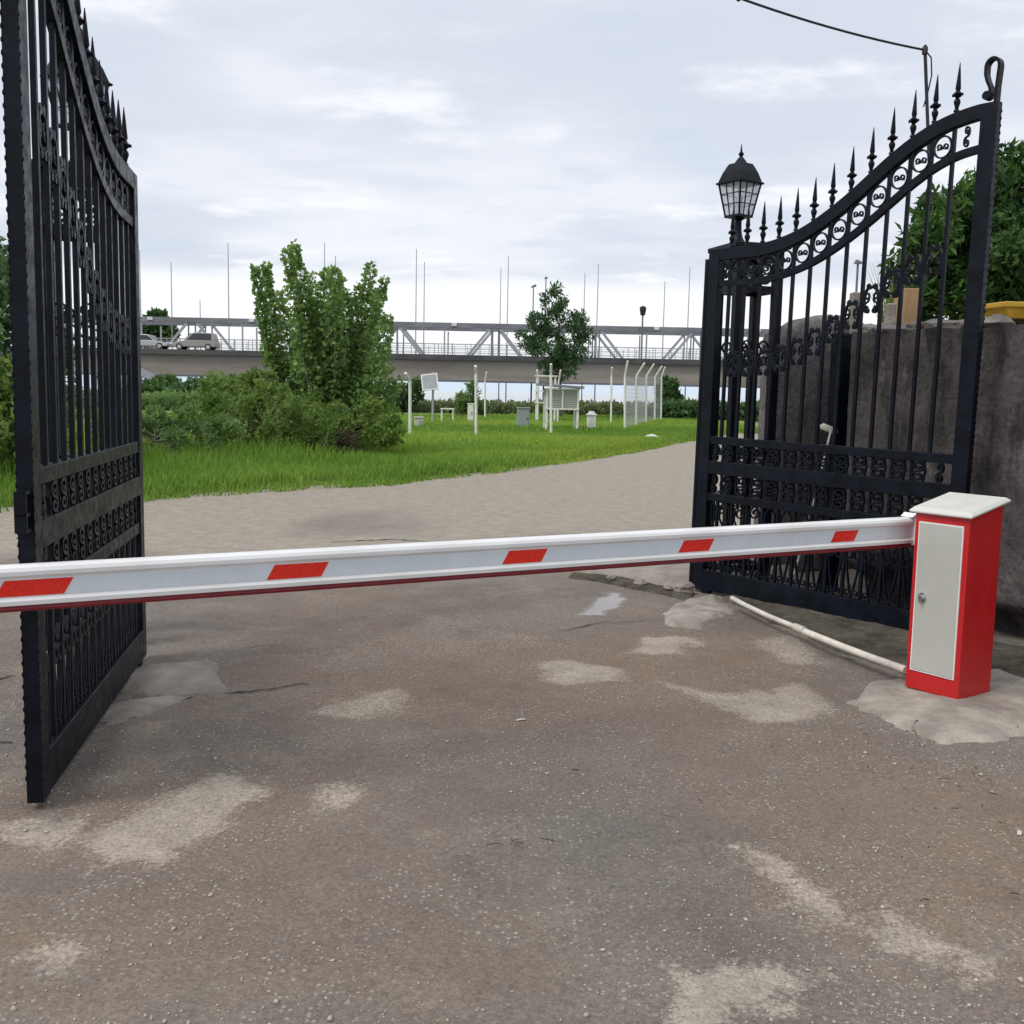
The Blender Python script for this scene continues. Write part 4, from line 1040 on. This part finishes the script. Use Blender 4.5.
# masts
MA=[(139.5,250,'slender pole nearest the left gate leaf, above the bridge'),(171,262,'slender pole above the parked cars on the bridge'),(200,300,'shortest slender pole above the bridge, left of the poplar'),(228,243,'tall slender pole above the bridge, left of the poplar clump'),(324.5,243,'slender pole rising behind the middle of the poplar clump'),(335.5,256,'slender pole just right of the one behind the poplar clump'),(416.5,249,'left pole of the pair just right of the poplar clump'),(424.5,262,'right pole of the pair just right of the poplar clump'),(501,268,'shorter left pole of the pair left of the evergreen tree'),(508.5,256,'taller right pole of the pair left of the evergreen tree'),(585,273,'slender pole just behind the right side of the airy evergreen'),(598.5,264,'tallest slender pole right of the airy evergreen tree'),(665,281,'shorter slender pole near the right gate hinge'),(690,267,'taller slender pole next to the right gate hinge')]
for x,y,l in MA:
    p=at(x,y,126);mb=MB();H_=p.z+1.4
    mb.tube([(0,0,-1.4),(0,0,p.z*.6),(0,0,p.z)],.085,6,.045)
    mb.lathe([(.16,-1.4),(.16,-1.0),(.09,-.95)],8)
    tag(mb.build('slender_pole',M['palesteel'],loc=(p.x,126,0)),l,'pole','slender poles behind the bridge')
def street_lamp(x,y,Y,label,flip=1,head=.5,dark=True):
    p=at(x,y,Y);T=thing('street_lamp',label,'street lamp',(p.x,Y,-.5))
    H_=p.z+.5;mt=M['steelgrey']
    mb=MB();mb.tube([(0,0,0),(0,0,H_*.6),(0,0,H_)],.10,8,.06);mb.build('column',mt,T,smooth=60)
    mb=MB();mb.prism([(-.55*head*1.2,0),(.55*head*1.2,.16*flip),(.5*head*1.2,.32*flip+.1),(-.3*head*1.2,.22)],-.16,.16,'y');o=mb.build('lamp_head',mt,T,loc=(0,0,H_-.1));return T
street_lamp(533.5,287,122,'street lamp with tilted head left above the airy evergreen tree')
street_lamp(546,278,124,'street lamp with small head over the top of the airy evergreen tree',.3,.3)
street_lamp(858,262,60,'thin street lamp with flat head seen through the right gate bars',.0,.3)
p=at(642,312,117);T=thing('traffic_signal','dark signal head on a post above the truss bridge','traffic signal',(p.x,116.2,DZ))
mb=MB();mb.tube([(0,0,0),(0,0,p.z-DZ)],.09,8);mb.build('post',M['steelgrey'],T)
mb=MB();z=p.z-DZ;mb.lathe([(.10,-.45),(.26,-.4),(.30,-.1),(.36,.15),(.36,.45),(.2,.55),(.08,.6)],8,(0,0,z));mb.build('signal_head',M['cable'],T)

# cars on the bridge
def car(label,x,ypx,Y,flip,matb,Ln=4.3,suv=False):
    p=at(x,ypx,Y);T=thing('parked_car',label,'car',(p.x,Y,DZ),PI if flip else 0,'cars on the road bridge')
    hb=.95 if suv else .86;hr=1.78 if suv else 1.5
    # side outline of the lower body and the cabin
    low=[(-Ln/2,.32),(-Ln/2-.02,.62),(-Ln/2+.08,hb),(-.2,hb+.04),(.85,hb+.03),(Ln/2-.35,hb-.16),(Ln/2,.60),(Ln/2-.02,.32)]
    mb=MB();v=[];W_=.86
    mb.prism(low,-W_,W_,'y');b=mb.build('body',matb,T,bevel=.06)
    cab=[(-Ln/2+.12,hb),(-Ln/2+(.3 if suv else .55),hr-.06),(-.55,hr),(.15,hr-.03),(.98,hb)]
    mb=MB();n=len(cab);v=[]
    for s in (-1,1):
        for (a,z_) in cab:
            k=.80 if z_<hr-.2 else .64;v.append((a,s*k,z_))
    f=[tuple(range(n)),tuple(range(n,2*n))]+[(k,(k+1)%n,n+(k+1)%n,n+k) for k in range(n)]
    mb.add(v,f).build('cabin',matb,T,bevel=.05)
    for s in (-1,1):
        g=[]
        for (a,z_) in [(-Ln/2+.45,hb+.06),(-Ln/2+(.5 if suv else .78),hr-.14),(-.45,hr-.10),(.10,hr-.13),(.72,hb+.06)]:
            k=.80-(z_-hb)/(hr-hb)*.16+.012;g.append((a,s*k,z_))
        MB().add(g+[(a,y*.97,z_) for a,y,z_ in g],[tuple(range(5)),tuple(range(5,10))]+[(k,(k+1)%5,5+(k+1)%5,5+k) for k in range(5)]).build('side_window',M['glassdark'],T)
        for wx in (-Ln/2+.78,Ln/2-.82):
            wmb=MB().prism([(wx+.33*math.cos(t),.33+.33*math.sin(t)) for t in np.linspace(0,2*PI,21)[:-1]],s*.70,s*.88,'y')
            wh=wmb.build('wheel',M['tyre'],T)
            MB().prism([(wx+.2*math.cos(t),.33+.2*math.sin(t)) for t in np.linspace(0,2*PI,13)[:-1]],s*.881,s*.895,'y').build('rim',M['galv'],wh)
        MB().box(Ln/2-.12,Ln/2-.0,s*.55-.18,s*.55+.18,.62,.76).build('headlight',M['tape'],T)
    MB().add([(.30,-.66,hr-.10),(.30,.66,hr-.10),(.95,.74,hb+.05),(.95,-.74,hb+.05),(.33,-.66,hr-.08),(.33,.66,hr-.08),(1.0,.74,hb+.06),(1.0,-.74,hb+.06)],[(0,1,2,3),(4,5,6,7),(0,1,5,4),(1,2,6,5),(2,3,7,6),(3,0,4,7)]).build('windscreen',M['glassdark'],T)
    return T
car('white sloping hatchback on the road bridge at the left',149,350,107.6,False,M['carwhite'])
car('pale silver estate car on the road bridge right of the white hatchback',196,350,107.8,True,M['carbeige'],4.5,True)
# house under the bridge
p=at(128,408,96);T=thing('small_house','small white house with grey roof under the bridge at the left','house',(p.x-.6,96,0))
MB().box(-2.2,2.2,0,4,-.3,2.0).build('wall',M['house'],T)
mb=MB();mb.prism([(-2.6,1.95),(0,3.1),(2.6,1.95),(2.6,2.07),(0,3.25),(-2.6,2.07)],-.35,4.35,'y');mb.build('roof',M['roof'],T)
wn=MB().box(.3,1.2,-.05,-.002,.7,1.5).build('window',M['glassdark'],T)
MB().box(-1.3,-.5,-.05,-.002,-.3,1.5).build('door',M['greypaint'],T)

# ------------------------------------------------------------------ weather enclosure
POSTS=[((410,441),(410,381),(405.5,373),'bent white fence post at the left front corner of the enclosure'),
((476,440),(476,374),(475.5,366),'straight-looking white fence post at the front, left of the grey cabinet'),
((485,420.5),(485,381.5),(486.5,372),'bent white fence post at the back, just right of the white box'),
((538,423),(538,378),(537,370),'white fence post at the back, left of the louvred screen'),
((551,437),(551,374),(551,364),'white fence post standing in front of the louvred screen'),
((557.5,425.6),(558.5,383),(560.7,370),'bent white fence post behind the louvred screen'),
((611,425.6),(611.5,375),(612,367.5),'white fence post at the back, right of the white rain gauge'),
((624.7,433),(625,376),(627.7,361),'tall white fence post at the right front corner of the enclosure'),
((636,429),(636.5,376),(644.6,363),'first bent white post after the right front corner'),
((646,425.5),(646.6,376),(654,364),'second bent white post after the right front corner'),
((654.6,424),(655.2,377),(662,366),'third bent white post after the right front corner'),
((661,423),(661.5,377.5),(665,367),'farthest bent white post of the right side')]
PB=[]
for b,k,t,l in POSTS:
    p=gnd(*b);Y=p.y;q=at(*k,Y);r=at(*t,Y-.25)
    zb=float(lawn_z(np.array([p.x]),np.array([Y]))[0])-.05
    mb=MB();a=Vector((0,0,zb));q_=Vector((q.x-p.x,0,q.z));r_=Vector((r.x-p.x,-.25,r.z))
    mb.tube([a,q_*.5,q_+Vector((0,0,-.05))],.045,8);mb.tube([q_+Vector((0,0,-.06)),q_,q_.lerp(r_,.3),r_],.042,8)
    o=mb.build('fence_post',M['wpaint'],smooth=60,loc=(p.x,Y,0));tag(o,l,'fence post','bent white posts of the instrument enclosure')
    PB.append((p.x,Y,q.z))
def mesh_panel(a,b,label):
    T=MB();A=Vector(PB[a]);Bv=Vector(PB[b]);L_=(A.xy-Bv.xy).length;d=(Bv.xy-A.xy)/L_
    z1=min(A.z,Bv.z);n=int(L_/.16)
    for i in range(n+1):
        p=A.xy+d*(L_*i/n);T.bar((p.x,p.y,.1),(p.x,p.y,z1),.006)
    for j in range(int((z1-.1)/.16)+1):
        z_=.12+j*.16;T.bar((A.x,A.y,z_),(Bv.x,Bv.y,z_),.006)
    tag(T.build('wire_mesh_panel',M['galv']),label,'fence panel','wire mesh panels of the instrument enclosure')
mesh_panel(7,8,'wire mesh panel just right of the right front corner post');mesh_panel(8,9,'second wire mesh panel of the right side');mesh_panel(9,10,'third wire mesh panel of the right side');mesh_panel(10,11,'farthest wire mesh panel of the right side')
# louvred thermometer screen on legs
Y=38.5;cA,cB=at(546,436,Y),at(577,436,Y);cx=(cA.x+cB.x)/2;hw=(cB.x-cA.x)/2
T=thing('louvred_screen','white louvred instrument box on four legs under a sloping roof','weather box',(cx,Y,.05),rad(4))
zb,zt_=at(560,410,Y).z,at(560,390,Y).z
for sx in (-1,1):
    for y in (0,.85): MB().box(sx*hw-.04,sx*hw+.04,y-.04,y+.04,-.1,zt_).build('leg',M['wpaint'],T)
mb=MB().box(-hw+.04,hw-.04,-.02,.87,zb,zt_-.02);mb.build('box',M['screen'],T)
for k in range(10):
    z_=zb+.05+k*(zt_-zb-.1)/10
    MB().add([(-hw+.06,-.05,z_),(hw-.06,-.05,z_),(hw-.06,-.022,z_+.05),(-hw+.06,-.022,z_+.05),(-hw+.06,-.04,z_-.008),(hw-.06,-.04,z_-.008),(hw-.06,-.021,z_+.03),(-hw+.06,-.021,z_+.03)],[(0,1,2,3),(4,5,6,7),(0,1,5,4),(3,2,6,7),(0,3,7,4),(1,2,6,5)]).build('louvre',M['screen'],T)
for z_ in (zb-.04,zt_-.05): MB().box(-hw-.05,hw+.05,-.075,-.042,z_,z_+.06).build('trim',M['wpaint'],T)
MB().box(-.03,.03,-.075,-.042,zb+.02,zt_-.05).build('trim',M['wpaint'],T)
mb=MB();mb.add([(-hw-.32,-.25,zt_+.10),(hw+.2,-.25,zt_+.01),(hw+.2,1.05,zt_+.01),(-hw-.32,1.05,zt_+.10),(-hw-.32,-.25,zt_+.18),(hw+.2,-.25,zt_+.09),(hw+.2,1.05,zt_+.09),(-hw-.32,1.05,zt_+.18)],[(3,2,1,0),(4,5,6,7),(0,1,5,4),(1,2,6,5),(2,3,7,6),(3,0,4,7)]);mb.build('roof',M['roof'],T)
# steel frame stand behind
Y=52.;T=thing('instrument_stand','slim white two-shelf stand behind the left side of the louvred screen','stand',tuple(at(545,424,Y).xy)+(0,))
for sx in (-.45,.45):
    for y in (-.3,.3): MB().box(sx-.04,sx+.04,y-.04,y+.04,-.05,2.3).build('leg',M['wpaint'],T)
for z_ in (1.0,1.55,2.3): MB().box(-.55,.55,-.4,.4,z_,z_+.06).build('shelf',M['wpaint'],T)
# rain gauge
p=gnd(591,433.5);mb=MB();T=thing('rain_gauge','white cylindrical rain gauge with a domed cap on the lawn','rain gauge',(p.x,p.y,.03))
h_=at(591,412,p.y).z
MB().lathe([(.17,-.05),(.17,h_*.78),(.16,h_*.8)],16).build('body',M['wpaint'],T,smooth=40)
MB().lathe([(.20,h_*.80),(.21,h_*.82),(.20,h_*.87),(.13,h_*.9),(.11,h_*.99),(.10,h_)],16).build('cap',M['white'],T,smooth=30)
# solar panel
p=gnd(432.5,425);Y=p.y;T=thing('solar_panel','tilted solar panel on a slim pole inside the enclosure','solar panel',(p.x,Y,0))
zc=at(430,382,Y).z;MB().tube([(0,.05,-.05),(0,.05,zc+.45)],.05,8).build('pole',M['palesteel'],T,smooth=60)
a=at(423,382,Y).x-p.x;b=at(437,382,Y).x-p.x
fr=MB().box(-.36,.36,-.03,.03,-.38,.38);o=fr.build('frame',M['wpaint'],T,loc=((a+b)/2,-.1,zc));o.rotation_euler=(rad(-22),rad(-8),0)
pn=MB().box(-.31,.31,-.036,-.031,-.33,.33).build('cells',M['greypaint'],o)
# cabinets and boxes
def cabinet(name,x0,x1,yt,yb,label,cat,mat_,dep=.4,roof=True):
    p=gnd((x0+x1)/2,yb);Y=p.y;a=at(x0,yt,Y);b=at(x1,yt,Y);w_=(b.x-a.x)/2;h_=a.z
    T=thing(name,label,cat,(p.x,Y,.05),rad(3))
    MB().box(-w_,w_,0,dep,-.1,h_-.07).build('body',mat_,T,bevel=.01)
    MB().box(-w_-.02,w_+.02,-.03,dep+.02,h_-.068,h_-.02).build('lid',mat_,T,bevel=.01)
    d=MB().box(-w_+.04,w_-.04,-.015,-.001,.06,h_-.12).build('door',mat_,T,bevel=.004)
    MB().box(w_-.11,w_-.08,-.035,-.0155,h_*.5-.06,h_*.5+.06).build('handle',M['steelgrey'],d)
    return T
cabinet('white_box',467.5,473.5,404,424,'narrow white instrument box beside the feathery bush','box',M['wpaint'])
cabinet('grey_cabinet',517,529.5,408,431,'grey metal cabinet standing on the lawn left of the louvred screen','cabinet',M['greypaint'])
cabinet('beige_box',414,423,417.5,430,'low beige box on the lawn by the left front fence post','box',M['beigepaint'])
p=gnd(447,424);Y=p.y;T=thing('small_table','small white table on the lawn between solar panel and white box','table',(p.x,Y,.03))
zt_=at(447,409,Y).z;w_=.26
for sx in (-1,1):
    for y in (0,.45): MB().box(sx*w_-.025,sx*w_+.025,y-.025,y+.025,-.08,zt_-.05).build('leg',M['wpaint'],T)
MB().box(-w_-.05,w_+.05,-.06,.52,zt_-.049,zt_).build('tabletop',M['wpaint'],T)
S.render.resolution_x=1024;S.render.resolution_y=1024
